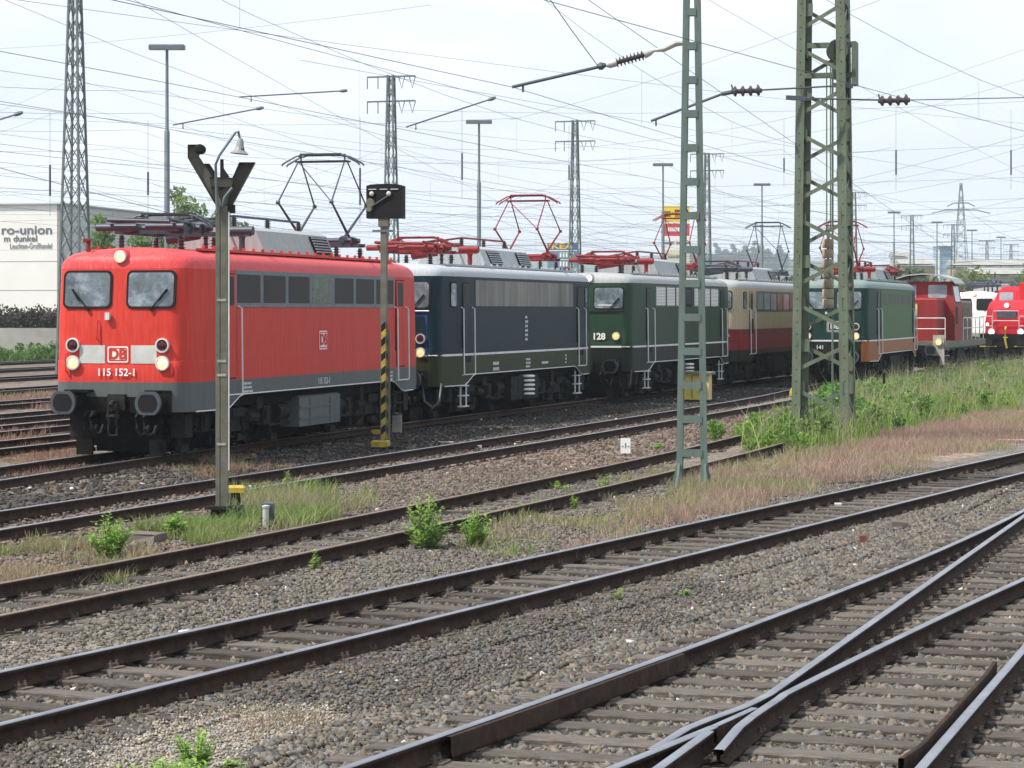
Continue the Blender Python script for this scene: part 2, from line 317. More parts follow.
def ground():
    xs = axis([(-9000, -1000, 1000), (-1000, -100, 100), (-100, -30, 5), (-30, -14, .8), (-14, 20, .17), (20, 40, .8), (40, 120, 5), (120, 1000, 80), (1000, 9000, 1000)])
    ys = axis([(-200, -20, 30), (-20, 10, 3), (10, 62, .17), (62, 110, .5), (110, 220, 3), (220, 1000, 60), (1000, 9000, 1000)])
    X, Y = np.meshgrid(xs, ys); x, y = X.ravel(), Y.ravel()
    n1, n2, n3 = vnoise(x, y, 2.6, 1), vnoise(x, y, .7, 2), vnoise(x, y, 9, 3, 3)
    z = gheight(x, y)
    c = np.empty((len(x), 3)); c[:] = (.150, .130, .112)
    def blend(w, colr):
        nonlocal c
        w = np.clip(w, 0, 1)[:, None]; c = c*(1-w)+np.array(colr)*w
    d2 = x-xat(T2, y); d3 = x-xat(T3, y); d4 = x-xat(T4, y); d5 = x-xat(T5, y); d1 = x-xat(TOUT, y)
    jit = (n1-.5)*1.6
    blend(((d4+d5)/2 < -2+jit)*1.0, (.145, .112, .098))
    blend((d5 > 1.2)*(d4 < -1.0+jit*.5)*.9, (.060, .054, .050))                       # train's shadow painted as a dark strip beside the loco track
    blend((d4 > -1.2)*(d3 < -.8+jit*.3)*.85, (.165, .128, .108))
    blend((np.abs(d5) < 1.5)*(y > 46)*.9, (.035, .032, .029))  # ground under the locomotives painted dark for shade and oil
    blend((np.abs(d3) < 1.2)*.7, (.15, .128, .110))
    blend((d3 > .8+jit*.4)*(d2 < -.6)*.8, (.145, .132, .115))
    blend((np.abs(d2) < 1.1)*.8, (.070, .061, .053))
    blend((d2 > .9)*(d1 < -1.3+jit*.8)*.9*(y < 34), (.085, .077, .068))               # fine dark cinders between the two near tracks
    blend(((d1 > -1.5+jit*.8))*.9, (.125, .113, .098))
    blend((d2 > .9)*np.clip((y-26)/8, 0, 1), (.150, .136, .118))
    blend((n3 > .56)*.35, (.20, .17, .14))
    for poly, colr, w in ((G_SAND, (.28, .255, .215), .8), (G_PINK, (.25, .19, .15), .85), (G_MIX, (.16, .15, .09), .5), (G_TALL, (.075, .085, .035), .95), (G_TUFT, (.09, .10, .045), .9), (G_LEFT, (.15, .13, .08), .7), (G_POLE, (.13, .12, .075), .6)):
        m = inpoly(x+(n2-.5)*1.0, y+(n1-.5)*3.5, poly); blend(m*w*(.55+.9*np.clip(n2-.1, 0, 1)), colr)
    blend((y > 125)*(x > -1e9)*np.clip((y-125)/30, 0, 1)*.8, (.16, .15, .10))
    blend((y > 300)*1.0, (.13, .15, .075))
    ny, nx = X.shape; i = np.arange(ny*nx).reshape(ny, nx)
    Fq = np.stack([i[:-1, :-1].ravel(), i[:-1, 1:].ravel(), i[1:, 1:].ravel(), i[1:, :-1].ravel()], 1)
    m = bpy.data.materials.new('ground'); m.use_nodes = True; nt = m.node_tree; N = nt.nodes.new; L = nt.links.new
    b = nt.nodes['Principled BSDF']; b.inputs['Roughness'].default_value = .95; b.inputs['Specular IOR Level'].default_value = .15
    at = N('ShaderNodeAttribute'); at.attribute_name = 'tint'; tc = N('ShaderNodeTexCoord')
    vo = N('ShaderNodeTexVoronoi'); vo.inputs['Scale'].default_value = 26; L(tc.outputs['Object'], vo.inputs['Vector'])
    sx = N('ShaderNodeSeparateColor'); L(vo.outputs['Color'], sx.inputs[0])
    mr = N('ShaderNodeMapRange'); mr.inputs['To Min'].default_value = .45; mr.inputs['To Max'].default_value = 1.65; L(sx.outputs[0], mr.inputs[0])
    no = N('ShaderNodeTexNoise'); no.inputs['Scale'].default_value = 3.3; no.inputs['Detail'].default_value = 9; no.inputs['Roughness'].default_value = .7; L(tc.outputs['Object'], no.inputs['Vector'])
    m2 = N('ShaderNodeMapRange'); m2.inputs['From Min'].default_value = .3; m2.inputs['From Max'].default_value = .7; m2.inputs['To Min'].default_value = .55; m2.inputs['To Max'].default_value = 1.45; L(no.outputs[0], m2.inputs[0])
    a1 = N('ShaderNodeMix'); a1.data_type = 'RGBA'; a1.blend_type = 'MULTIPLY'; a1.inputs['Factor'].default_value = 1; L(at.outputs['Color'], a1.inputs['A']); L(mr.outputs[0], a1.inputs['B'])
    a2 = N('ShaderNodeMix'); a2.data_type = 'RGBA'; a2.blend_type = 'MULTIPLY'; a2.inputs['Factor'].default_value = 1; L(a1.outputs['Result'], a2.inputs['A']); L(m2.outputs[0], a2.inputs['B'])
    L(a2.outputs['Result'], b.inputs['Base Color'])
    bp = N('ShaderNodeBump'); bp.inputs['Strength'].default_value = .9; bp.inputs['Distance'].default_value = .03; L(vo.outputs['Distance'], bp.inputs['Height'])
    b2 = N('ShaderNodeBump'); b2.inputs['Strength'].default_value = .25; b2.inputs['Distance'].default_value = .02; L(no.outputs[0], b2.inputs['Height']); L(bp.outputs[0], b2.inputs['Normal']); L(b2.outputs[0], b.inputs['Normal'])
    o = npmesh('ground', np.stack([x, y, z], 1), Fq, m, colors=np.clip(c, 0, 1), smooth=True); tag(o, kind='structure')
ground()

# ------------------------------------------------------------ rails and sleepers
PROF = [(-.0625, -.150), (.0625, -.150), (.0625, -.138), (.012, -.118), (.010, -.045), (.034, -.034), (.036, -.006), (.028, 0), (-.028, 0), (-.036, -.006), (-.034, -.034), (-.010, -.045), (-.012, -.118), (-.0625, -.138)]
CHECK = [(-.018, -.150), (.030, -.150), (.030, -.125), (.018, -.110), (.018, -.004), (.014, 0), (-.014, 0), (-.018, -.004)]
def rail(line, name, parent, rust=False, z0=0.0, prof=None, drop=None, bright=False):
    PROF_ = prof or PROF
    line = np.asarray(line); t = np.gradient(line, axis=0); t /= np.linalg.norm(t, axis=1)[:, None]; nrm = np.stack([t[:, 1], -t[:, 0]], 1)
    k = len(PROF_); V = []
    for i_, (p, q) in enumerate(zip(line, nrm)):
        dz = z0-(drop*max(0, 1-i_/3) if drop else 0); V += [(p[0]+q[0]*a, p[1]+q[1]*a, h+(dz if h > -.1 else 0)) for a, h in PROF_]
    fs, ms = [], []
    for i in range(len(line)-1):
        for j in range(k):
            fs.append((i*k+j, i*k+(j+1) % k, (i+1)*k+(j+1) % k, (i+1)*k+j)); ms.append(1 if (6 <= j <= 8 and not prof) or (bright and 4 <= j <= 6) else 0)
    o = npmesh(name, np.array(V), np.array(fs), [M['rail_side'], M['rail_top_rust'] if rust else M['rail_top']], parent, midx=ms)
    mb = MB(); n = len(line); mb.v = [tuple(V[j]) for j in range(k)]+[tuple(V[(n-1)*k+j]) for j in range(k)]
    return o
def sleeper_mesh(length, rails_at, w=.25, clips=True):
    mb = MB(); mb.cham((0, 0, -.205), (length, w, .11), .012, 0)
    for r in rails_at if clips else ():
        mb.box((r, 0, -.144), (.34, .16, .014), 1)
        for s in (-1, 1):
            for e in (-.045, .045):
                mb.lathe((r+s*.098, e, -.140), (0, 0, 1), [(0, .019), (.030, .019), (.032, .011), (.052, .011)], 6, 1)
            mb.box((r+s*.078, 0, -.125), (.05, .11, .02), 1)
    return mb
def walk(line, step, start=0.0):
    t = np.concatenate([[0], np.cumsum(np.hypot(*np.diff(line, axis=0).T))]); s = np.arange(start, t[-1], step)
    return [(np.interp(q, t, line[:, 0]), np.interp(q, t, line[:, 1]), math.atan2(np.interp(q+.2, t, line[:, 1])-np.interp(q-.2, t, line[:, 1]), np.interp(q+.2, t, line[:, 0])-np.interp(q-.2, t, line[:, 0]))) for q in s]
SLEEP = []
def track(line, label, sleepers=None, rust=False, group='railway tracks of the yard', z=0.0):
    o = empty('railway_track', (0, 0, 0), 0, label, 'railway track', group)
    for d in (-.7525, .7525): rail(offset(line, d), 'rail', o, rust, z)
    if sleepers:
        y0, y1, step, dz = sleepers; proto = None
        for (x, y, a) in walk(line, step):
            if not (y0 < y < y1): continue
            if proto is None: q = proto = sleeper_mesh(2.5, (-.7525, .7525)).build('sleeper', [M['sleeper'], M['clip']], o)
            else: q = proto.copy(); col.objects.link(q); q.parent = o
            q.scale = (random.uniform(.97, 1.03), random.uniform(.9, 1.12), 1); q.location = (x+random.gauss(0, .03), y+random.gauss(0, .012), dz+random.uniform(-.012, .006)); q.rotation_euler = (0, 0, a-math.pi/2+random.gauss(0, .012)); SLEEP.append((q.location.x, q.location.y, q.rotation_euler[2], 1.25))
    return o
track(T2, 'dark railed track with bare sleepers sweeping from the lower left corner to the right edge', (14, 46, .62, -.002))
track(T3, 'rusty brown railed track half buried in gravel and ending under the weeds', (20, 48, .68, -.02), rust=True)
track(T4, 'blackened track in front of the red and blue locomotives, carrying the green one farther back')
track(T5, 'track under the wheels of the red, blue and dark green locomotives')
_lab = ['directly behind the red locomotive', 'second behind the red locomotive', 'third behind the red locomotive', 'fourth behind the red locomotive', 'fifth behind the red locomotive', 'sixth behind the red locomotive', 'second from the green weeds by the grey wall', 'nearest the green weeds by the grey wall']
for l, q in zip(LEFT, _lab): track(l, 'empty siding track '+q+' at the left edge', group='sidings behind the red locomotive')
def turnout():
    o = empty('railway_turnout', (0, 0, 0), 0, 'wooden sleepered turnout with crossing frog and check rails in the lower right corner', 'turnout')
    ra = [(1.46+.322*(y-17.), y) for y in np.linspace(18.3, 35, 24)]; rc = [(1.46+.405*(y-17)+.0022*(y-17)**2, y) for y in np.linspace(18.3, 31.5, 24)]
    wl = smooth_line([(.90, 16.22), (1.36, 17.2), (1.62, 17.68), (1.46+.322*1.3, 18.3)], .2); wr = smooth_line([(1.34, 16.22), (1.66, 17.3), (1.93, 18.1), (rc[0][0], rc[0][1])], .2)
    rail(TOUT, 'stock_rail', o); rail(ln(-2.43, 0, .3217, 6, 80, 40), 'stock_rail', o)
    rail(np.array(list(wl[:-1])+ra), 'closure_rail', o, drop=.045); rail(np.array(list(wr[:-1])+rc), 'closure_rail', o, drop=.045)
    rail(ln(1.35, 16.85, .49, 6, 16.86, 30), 'crossing_nose', o); rail(ln(1.36, 16.85, .312, 6, 16.70, 30), 'crossing_nose', o, z0=-.003)
    rail(ln(1.355, 16.87, .45, 16.87, 17.66, 6), 'crossing_nose', o, prof=[(x*1.5, z-.001) for x, z in CHECK], bright=True)
    g = ln(-2.43-.115, 0, .3217, 16.13, 19.23, 10); g = np.array([(2.43, 15.62)]+list(g)+[(3.85, 19.94)]); rail(g, 'check_rail', o, True, z0=.006, prof=CHECK)
    h = offset(TOUT, .078); h = h[(h[:, 1] > 16.4) & (h[:, 1] < 20.6)]; rail(h, 'check_rail', o, True, z0=-.004, prof=CHECK)
    mids = np.array([(xat(TOUT, y)+.757, y) for y in np.arange(11, 44, .25)])
    for (x, y, a) in walk(mids, .60):
        xr = -2.43+.3217*y+.35; xl = x-.757-.45
        if y > 34: xr = xl+2.7
        n = 15*math.pi/180; a2 = math.atan(.345)          # all timbers square to the straight road
        ca, sa = math.cos(a2), math.sin(a2); L_ = (xr-xl)/ca*.99
        rl = []
        for f in (xat(TOUT, y), -2.43+.3217*y, 1.46+.322*(y-17.), 1.46+.405*(y-17)): rl.append(((f-(xl+xr)/2)*ca*.99))
        q = sleeper_mesh(L_, [r for r in rl if abs(r) < L_/2-.1], .24).build('sleeper', [M['sleeper'], M['clip']], o)
        q.location = ((xl+xr)/2, y, random.uniform(-.010, .004)); q.rotation_euler = (0, 0, -a2+random.gauss(0, .01)); SLEEP.append((q.location.x, q.location.y, -a2, L_/2))
turnout()

# ------------------------------------------------------------ loose ballast stones (uncountable)
def stones(name, n, xr, yr, keep, smin, smax, tint, power=1.0):
    x = rng.uniform(*xr, n*3); y = yr[0]+(yr[1]-yr[0])*rng.random(n*3)**power
    m = (np.abs(x/y) < .27) & keep(x, y); x, y = x[m][:n], y[m][:n]; n = len(x)
    base = np.array([(i, j, k) for k in (-1, 1) for j in (-1, 1) for i in (-1, 1)], float)*.5
    V = np.repeat(base[None], n, 0)*(1+rng.uniform(-.5, .4, (n, 8, 1)))+rng.normal(0, .12, (n, 8, 3))
    s = rng.uniform(smin, smax, (n, 1, 1))*np.stack([np.ones(n), rng.uniform(.6, 1, n), rng.uniform(.45, .8, n)], 1)[:, None, :]
    V = V*s; ang = rng.uniform(0, 6.28, (n, 3)); ang[:, :2] = rng.normal(0, .45, (n, 2))
    for ax, (p, q) in ((0, (1, 2)), (1, (0, 2)), (2, (0, 1))):
        c, sn = np.cos(ang[:, ax])[:, None], np.sin(ang[:, ax])[:, None]; a, b = V[:, :, p].copy(), V[:, :, q].copy(); V[:, :, p], V[:, :, q] = a*c-b*sn, a*sn+b*c
    zb = gheight(x, y)
    V += np.stack([x, y, zb+rng.uniform(-.004, .014, n)], 1)[:, None, :]
    fq = np.array([(0, 2, 3, 1), (4, 5, 7, 6), (0, 1, 5, 4), (2, 6, 7, 3), (0, 4, 6, 2), (1, 3, 7, 5)])
    Fq = (np.arange(n)[:, None, None]*8+fq[None]).reshape(-1, 4)
    c = np.array(tint)[None]*rng.uniform(.5, 1.45, (n, 1))*(1+rng.normal(0, .05, (n, 1))*np.array([1.6, .2, -1.8])); c[rng.random(n) < .003] = (.5, .48, .44)
    m = bpy.data.materials.new(name); m.use_nodes = True; b = m.node_tree.nodes['Principled BSDF']; b.inputs['Roughness'].default_value = .9; b.inputs['Specular IOR Level'].default_value = .2
    at = m.node_tree.nodes.new('ShaderNodeAttribute'); at.attribute_name = 'tint'; m.node_tree.links.new(at.outputs['Color'], b.inputs['Base Color'])
    tag(npmesh(name, V.reshape(-1, 3), Fq, m, colors=np.repeat(np.clip(c, 0, 1), 8, 0)), kind='stuff')
def near_rail(x, y):
    r = np.zeros(len(x), bool)
    for l in (offset(T2, -.7525), offset(T2, .7525), offset(T3, -.7525), offset(T3, .7525), TOUT): r |= np.abs(x-xat(l, y)) < .09
    for a, b, s in ((1.46, 17, .322), (1.46, 17, .42), (-2.43, 0, .3217)): r |= (np.abs(x-(a+s*(y-b))) < .10) & (y > 10)
    return r
def on_sleeper(x, y, lim=.98):
    r = np.zeros(len(x), bool)
    for sx, sy, a, hl in SLEEP:
        u, v = (x-sx)*math.cos(a)+(y-sy)*math.sin(a), -(x-sx)*math.sin(a)+(y-sy)*math.cos(a); r |= (np.abs(v) < .112) & (np.abs(u) < hl*lim)
    return r & (rng.random(len(x)) < .965)
def k_ballast(x, y):
    d1 = x-xat(TOUT, y); j = (vnoise(x, y, 1.5, 8)-.5)*1.6
    a = (d1 > -1.35+j) | ((x-xat(T2, y) > 1.0) & (y > 27+j*5))
    return a & ~near_rail(x, y) & ~inpoly(x, y, G_PINK) & ~inpoly(x, y, G_SAND) & ~on_sleeper(x, y)
def k_mid(x, y):
    d2, d3 = x-xat(T2, y), x-xat(T3, y)
    return (((d3 > -1.3) & (d2 < -.9)) | (np.abs(d2) < 1.2)) & ~near_rail(x, y) & ~inpoly(x, y, G_TALL) & (vnoise(x, y, 2, 9)+rng.normal(0, .10, len(x)) > .44) & ~on_sleeper(x, y)
def k_far(x, y):
    d3 = x-xat(T3, y); d4 = x-xat(T4, y); return (d4 > -.9) & (d3 < -.5) & ~inpoly(x, y, G_TALL)
def k_fine(x, y):
    d1 = x-xat(TOUT, y); d2 = x-xat(T2, y); return (d2 > .9) & (d1 < -.9) & ~inpoly(x, y, G_SAND) & ~((d2 < 1.3) & on_sleeper(x, y, .9))
def k_bed(x, y): return (np.abs(x-xat(T2, y)) < 1.5) & ~near_rail(x, y) & ~on_sleeper(x, y, .95)
def k_sand(x, y): return inpoly(x+rng.normal(0, .12, len(x)), y+rng.normal(0, .3, len(x)), G_SAND) & ~near_rail(x, y)
def k_all(x, y): return (x-xat(T4, y) > 1.0) & (x-xat(T2, y) < -.6) & ~near_rail(x, y)
stones('ballast_stones', 112000, (-4, 13), (12.5, 46), k_ballast, .030, .064, (.132, .120, .105), 1.15)
stones('loose_gravel', 47000, (-8, 10), (15, 46), k_mid, .022, .055, (.128, .117, .102), 1.1)
stones('track_bed_gravel', 26000, (-6, 12), (14, 46), k_bed, .02, .05, (.105, .092, .080), 1.1)
stones('reddish_gravel', 22000, (-12, 14), (28, 76), k_far, .03, .065, (.135, .102, .086))
stones('cinder_grit', 86000, (-4, 9), (13.5, 38), k_fine, .012, .036, (.115, .105, .094))
stones('sand_grit', 22000, (-4, 2), (13.5, 19), k_sand, .010, .024, (.27, .245, .21))
def k_shade_strip(x, y): return (x-xat(T5, y) > -1.6) & (x-xat(T4, y) < -.5)
stones('shade_toned_gravel', 42000, (-12, 20), (34, 100), k_shade_strip, .03, .075, (.052, .047, .043), .9)  # stones toned dark to carry the painted shadow of the train
stones('fine_gravel', 60000, (-9, 10), (16, 48), k_all, .014, .034, (.15, .135, .115))

# ------------------------------------------------------------ grasses (uncountable)
def blades(name, poly, n, h, w, tints, lean=.35, ragged=1.2, z=GZ-.03, hn=None, mat_='grass', clump=None):
    z0 = z
    poly = np.array(poly); lo, hi = poly.min(0)-1, poly.max(0)+1
    x = rng.uniform(lo[0], hi[0], n*8); y = rng.uniform(lo[1], hi[1], n*8)
    m = inpoly(x+(vnoise(x, y, 1.1, 5)-.5)*ragged, y+(vnoise(x, y, 1.7, 6)-.5)*ragged*2.5, poly)
    if clump: m &= vnoise(x, y, clump[0], 12) > clump[1]
    x, y = x[m][:n], y[m][:n]; n = len(x)
    z = gheight(x, y)-.02; hh = rng.uniform(*h, n)*(.55+.9*vnoise(x, y, 1.6, 11)); a = rng.uniform(0, 6.28, n); ln_ = rng.normal(0, lean, n)*hh; la = rng.uniform(0, 6.28, n)
    ww = w*rng.uniform(.6, 1.4, n)
    V = np.zeros((n, 6, 3))
    for i, (t, wf, bend) in enumerate(((0, 1, 0), (.55, .75, .35), (1, .12, 1))):
        cx, cy = x+np.cos(la)*ln_*bend, y+np.sin(la)*ln_*bend
        for s, k in ((-1, 0), (1, 1)):
            V[:, i*2+k, 0] = cx+s*np.cos(a)*ww*wf/2; V[:, i*2+k, 1] = cy+s*np.sin(a)*ww*wf/2; V[:, i*2+k, 2] = z+hh*t
    Fq = (np.arange(n)[:, None, None]*6+np.array([(0, 1, 3, 2), (2, 3, 5, 4)])[None]).reshape(-1, 4)
    tn = np.array(tints); pick = np.clip((vnoise(x, y, 2.2, 21)*1.6-.3+rng.normal(0, .22, n))*len(tn), 0, len(tn)-1).astype(int)
    c = tn[pick]*rng.uniform(.7, 1.3, (n, 1))
    tag(npmesh(name, V.reshape(-1, 3), Fq, M[mat_], colors=np.repeat(np.clip(c, 0, 1), 6, 0)), kind='stuff')
GR = [(.15, .29, .045), (.19, .33, .055), (.25, .36, .07), (.29, .36, .11), (.11, .22, .04)]
blades('tall_green_grass', G_TALL, 40000, (.18, .64), .020, [(.09, .19, .035)]+GR+[(.30, .31, .15), (.24, .36, .06)], .5, 1.8)
blades('pale_seed_heads', G_TALL, 5000, (.6, 1.05), .016, [(.36, .34, .22), (.30, .32, .18), (.38, .30, .22)], .4, 1.5)
blades('pink_flowering_grass', G_PINK, 52000, (.07, .24), .011, [(.33, .23, .17), (.38, .235, .21), (.37, .265, .23), (.37, .32, .20), (.24, .28, .11)], .5, 1.6)
blades('dry_mixed_grass', G_MIX, 6500, (.05, .20), .014, [(.17, .27, .06), (.22, .29, .08), (.34, .31, .18), (.32, .25, .18)], .5, 2.0, clump=(1.2, .50))
blades('bright_grass_tuft', G_TUFT, 5000, (.08, .36), .013, [(.15, .25, .06), (.19, .28, .07), (.25, .31, .10), (.32, .31, .18), (.30, .26, .17)], .6, 1.8, clump=(.9, .40))
blades('sparse_dry_grass', G_LEFT, 5000, (.06, .22), .012, [(.18, .24, .07), (.32, .28, .17), (.34, .24, .18)], .6, 2.0, clump=(1.0, .42))
blades('low_post_grass', G_POLE, 4000, (.08, .28), .013, [(.16, .26, .06), (.24, .28, .10), (.34, .29, .18)], .6, 1.6, clump=(.8, .42))
blades('sand_edge_grass', G_SAND, 1600, (.03, .12), .008, [(.15, .19, .06), (.28, .23, .14), (.30, .20, .16)], .7, 1.0, clump=(.8, .5))
FARL = [(-60, 148), (-36, 150), (-24, 152), (-22, 158), (-34, 168), (-70, 165)]
blades('green_weeds_by_wall', FARL, 7000, (.2, .7), .10, [(.07, .15, .035), (.10, .20, .04), (.14, .23, .06), (.05, .10, .03)], .7, 1.0)
blades('reddish_low_weeds', W([(-20, 486), (-20, 452), (40, 440), (75, 440), (70, 462), (150, 470), (250, 452), (270, 470), (120, 492)]), 5000, (.04, .18), .014, [(.28, .15, .12), (.30, .18, .13), (.22, .20, .08), (.30, .24, .16)], .6, 2.2, clump=(1.3, .52))
blades('reddish_siding_weeds', W([(-30, 448), (-30, 396), (52, 392), (60, 432)]), 6000, (.05, .22), .03, [(.30, .15, .12), (.32, .19, .15), (.26, .20, .12)], .6, 3, clump=(2.2, .50))
# ------------------------------------------------------------ locomotives
def ly_of(px, X0, Y0, d, lx):
    best = min(np.arange(-1, 19, .01), key=lambda t: abs(512+F*(X0+d[0]*t+d[1]*lx)/(Y0+d[1]*t-d[0]*lx)-px)); return float(best)
def insulator(o, parent, m='insul', n=4, h=.30, r=.10, top='panto_red'):
    mb = MB(); pr = [(0, r*.75), (.03, r*.75)]
    for i in range(n):
        z = .04+(h-.06)*i/n; pr += [(z, r*.5), (z+.015, r), (z+.03, r*.5)]
    mb.lathe(o, (0, 0, 1), pr+[(h-.02, r*.45), (h, r*.45)], 10, 0)
    return mb.build('insulator', M[m], parent, 40)
def pantograph(root, yc, zr, up, m, mstrip, zhead=6.3, kneedz=None):
    """diamond pantograph: base frame on four insulators, four lower arms, four upper arms, collector head"""
    p = MB(); zb = zr+.34; a, b = .62, .95
    for s in (-1, 1):
        p.bar((s*a, yc-b, zb), (s*a, yc+b, zb), .09, .09); p.bar((-a-.12, yc+s*b, zb), (a+.12, yc+s*b, zb), .08, .08)
        p.tube([(-a-.2, yc+s*.32, zb+.10), (a+.2, yc+s*.32, zb+.10)], .06, 8)
        p.lathe((a+.02, yc+s*.32-.0, zb+.10), (0, 1, 0), [(-.13, .10), (.13, .10)], 8); p.box((s*a, yc+.32, zb+.05), (.14, .3, .16)); p.box((s*a, yc-.32, zb+.05), (.14, .3, .16))
    base = p.build('pantograph', M[m], root, 40)
    for s in (-1, 1):
        for t in (-1, 1): insulator((s*(a+.02), yc+t*(b-.08), zr-.03), base, n=4, h=.31)
    arms = MB(); head = MB()
    if up:
        zk = zb+.12+(zhead-zb)*.40; hw = .58; ka = 1.28
        for t in (-1, 1):
            for s in (-1, 1):
                arms.tube([(s*.60, yc-t*.32, zb+.10), (s*.66, yc+t*ka, zk)], [.040, .026], 6)
                arms.tube([(s*.66, yc+t*ka, zk), (s*hw, yc+t*.10, zhead-.14)], [.022, .018], 6)
                arms.lathe((s*.66-.04, yc+t*ka, zk), (1, 0, 0), [(0, .045), (.08, .045)], 8)
            arms.tube([(-.66, yc+t*ka, zk), (.66, yc+t*ka, zk)], .014, 5) if False else None
        arms.tube([(.66, yc-ka, zk), (-hw, yc-.10, zhead-.14)], .014, 5); arms.tube([(.60, yc+.32, zb+.1), (-.55, yc-.32, zb+.1)], .014, 5)
        arms.tube([(-hw-.08, yc-.1, zhead-.14), (hw+.08, yc-.1, zhead-.14)], .025, 6); arms.tube([(-hw-.08, yc+.1, zhead-.14), (hw+.08, yc+.1, zhead-.14)], .025, 6)
        hz = zhead
    else:
        for t in (-1, 1):
            for s in (-1, 1):
                arms.tube([(s*.60, yc-t*.30, zb+.14), (s*.66, yc+t*1.5, zb+.22)], .040, 6); arms.tube([(s*.66, yc+t*1.5, zb+.22), (s*.5, yc+t*.06, zb+.30)], .022, 6)
        arms.tube([(-.66, yc-1.5, zb+.22), (.66, yc-1.5, zb+.18)], .040, 8); arms.tube([(-.66, yc+1.5, zb+.22), (.66, yc+1.5, zb+.22)], .055, 8)
        arms.box((.55, yc-1.1, zb+.06), (.2, .3, .12)); arms.box((-.4, yc-1.0, zb+.06), (.22, .4, .14)); arms.tube([(-.95, yc-1.35, zb+.08), (-.1, yc-1.35, zb+.08)], .075, 8); arms.tube([(.1, yc-1.35, zb+.09), (.9, yc-1.35, zb+.09)], .065, 8)
        hz = zb+.36
    arms.build('pantograph_arm', M[m], base, 50)
    for t in (-.17, .17):
        head.tube([(-.975, yc+t, hz-.24), (-.94, yc+t, hz-.19), (-.62, yc+t, hz-.02), (-.45, yc+t, hz+.015), (.45, yc+t, hz+.015), (.62, yc+t, hz-.02), (.94, yc+t, hz-.19), (.975, yc+t, hz-.24)], .022, 6)
        head.bar((-.52, yc+t, hz+.03), (.52, yc+t, hz+.03), .05, .035)
    for s in (-.55, .55): head.bar((s, yc-.2, hz-.02), (s, yc+.2, hz-.02), .04, .03); head.tube([(s, yc, hz-.02), (s, yc, hz-.14)], .02, 5)
    head.build('collector_head', M[mstrip], base, 50)
def bogie(root, yc, wb=3.4, mfr='dark2'):
    fr = MB()
    for s in (-1, 1):
        x = s*1.02
        fr.bar((x, yc-2.35, .66), (x, yc-.7, .66), .14, .26); fr.bar((x, yc+.7, .66), (x, yc+2.35, .66), .14, .26); fr.bar((x, yc-.9, .50), (x, yc+.9, .50), .14, .30)
        for t in (-1, 1):
            fr.box((x+s*.06, yc+t*wb/2, .62), (.22, .40, .40)); fr.box((x+s*.14, yc+t*wb/2, .62), (.12, .24, .24))
            fr.box((s*1.06, yc+t*2.62, .58), (.30, .34, .46)); fr.tube([(s*.98, yc+t*2.62, .4), (s*.80, yc+t*2.52, .06)], .03, 5)
            fr.bar((s*.93, yc+t*(wb/2+.82), .75), (s*.93, yc+t*(wb/2+.80), .10), .08, .16); fr.bar((s*.93, yc+t*(wb/2-.82), .75), (s*.93, yc+t*(wb/2-.80), .12), .08, .16)
            fr.box((s*1.0, yc+t*(wb/2+.76), .13), (.14, .36, .14)); fr.box((s*1.02, yc+t*.55, .22), (.12, .5, .14))
            fr.tube([(s*1.15, yc+t*.62, .62), (s*1.15, yc+t*1.12, .60)], .11, 8); fr.tube([(s*1.12, yc+t*.3, .95), (s*1.14, yc+t*.42, .35), (s*1.1, yc+t*.8, .24)], .022, 5)
        fr.box((s*1.12, yc+.05, .74), (.18, .7, .18)); fr.box((s*1.2, yc+1.05, .90), (.16, .34, .24)); fr.box((s*1.2, yc-.98, .88), (.14, .26, .3))
    fr.bar((-1.0, yc-2.3, .62), (1.0, yc-2.3, .62), .14, .22); fr.bar((-1.0, yc+2.3, .62), (1.0, yc+2.3, .62), .14, .22); fr.box((0, yc, .55), (1.9, 1.2, .3))
    b = fr.build('bogie', M[mfr], root)
    for t in (-1, 1):
        w = MB()
        for s in (-1, 1):
            w.lathe((s*.68, yc+t*wb/2, .625), (s, 0, 0), [(-.02, .655), (.01, .65), (.015, .627), (.11, .622), (.115, .55), (.07, .52), (.06, .22), (.14, .2), (.16, .12)], 28)
        w.tube([(-.7, yc+t*wb/2, .625), (.7, yc+t*wb/2, .625)], .09, 8); w.build('wheelset', M['dark'], b, 40)
        for s in (-1, 1):
            for e in (-.36, .36):
                c = MB(); c.tube([(s*(1.10+.045*math.cos(q*1.3)), yc+t*wb/2+e+.085*math.sin(q*1.3), .44+.36*q/30) for q in range(31)], .018, 5); c.lathe((s*1.10, yc+t*wb/2+e, .42), (0, 0, 1), [(0, .11), (.03, .11)], 10); c.lathe((s*1.10, yc+t*wb/2+e, .81), (0, 0, 1), [(0, .11), (.03, .11)], 10); c.build('coil_spring', M['dark2'], b)
    return b
def lamp(root, x, z, r, lens, yf, rim='chrome'):
    h = MB(); h.lathe((x, yf+.05, z), (0, -1, 0), [(0, r*1.15), (.10, r*1.25), (.13, r*1.22), (.132, r*.98), (.08, r*.92)], 24); o = h.build('headlight', M[rim], root, 40)
    l = MB(); l.lathe((x, yf-.03, z), (0, -1, 0), [(0, r*.93), (.025, r*.9), (.045, r*.6), (.05, r*.1)], 20); l.build('lens', M[lens], o, True); return o
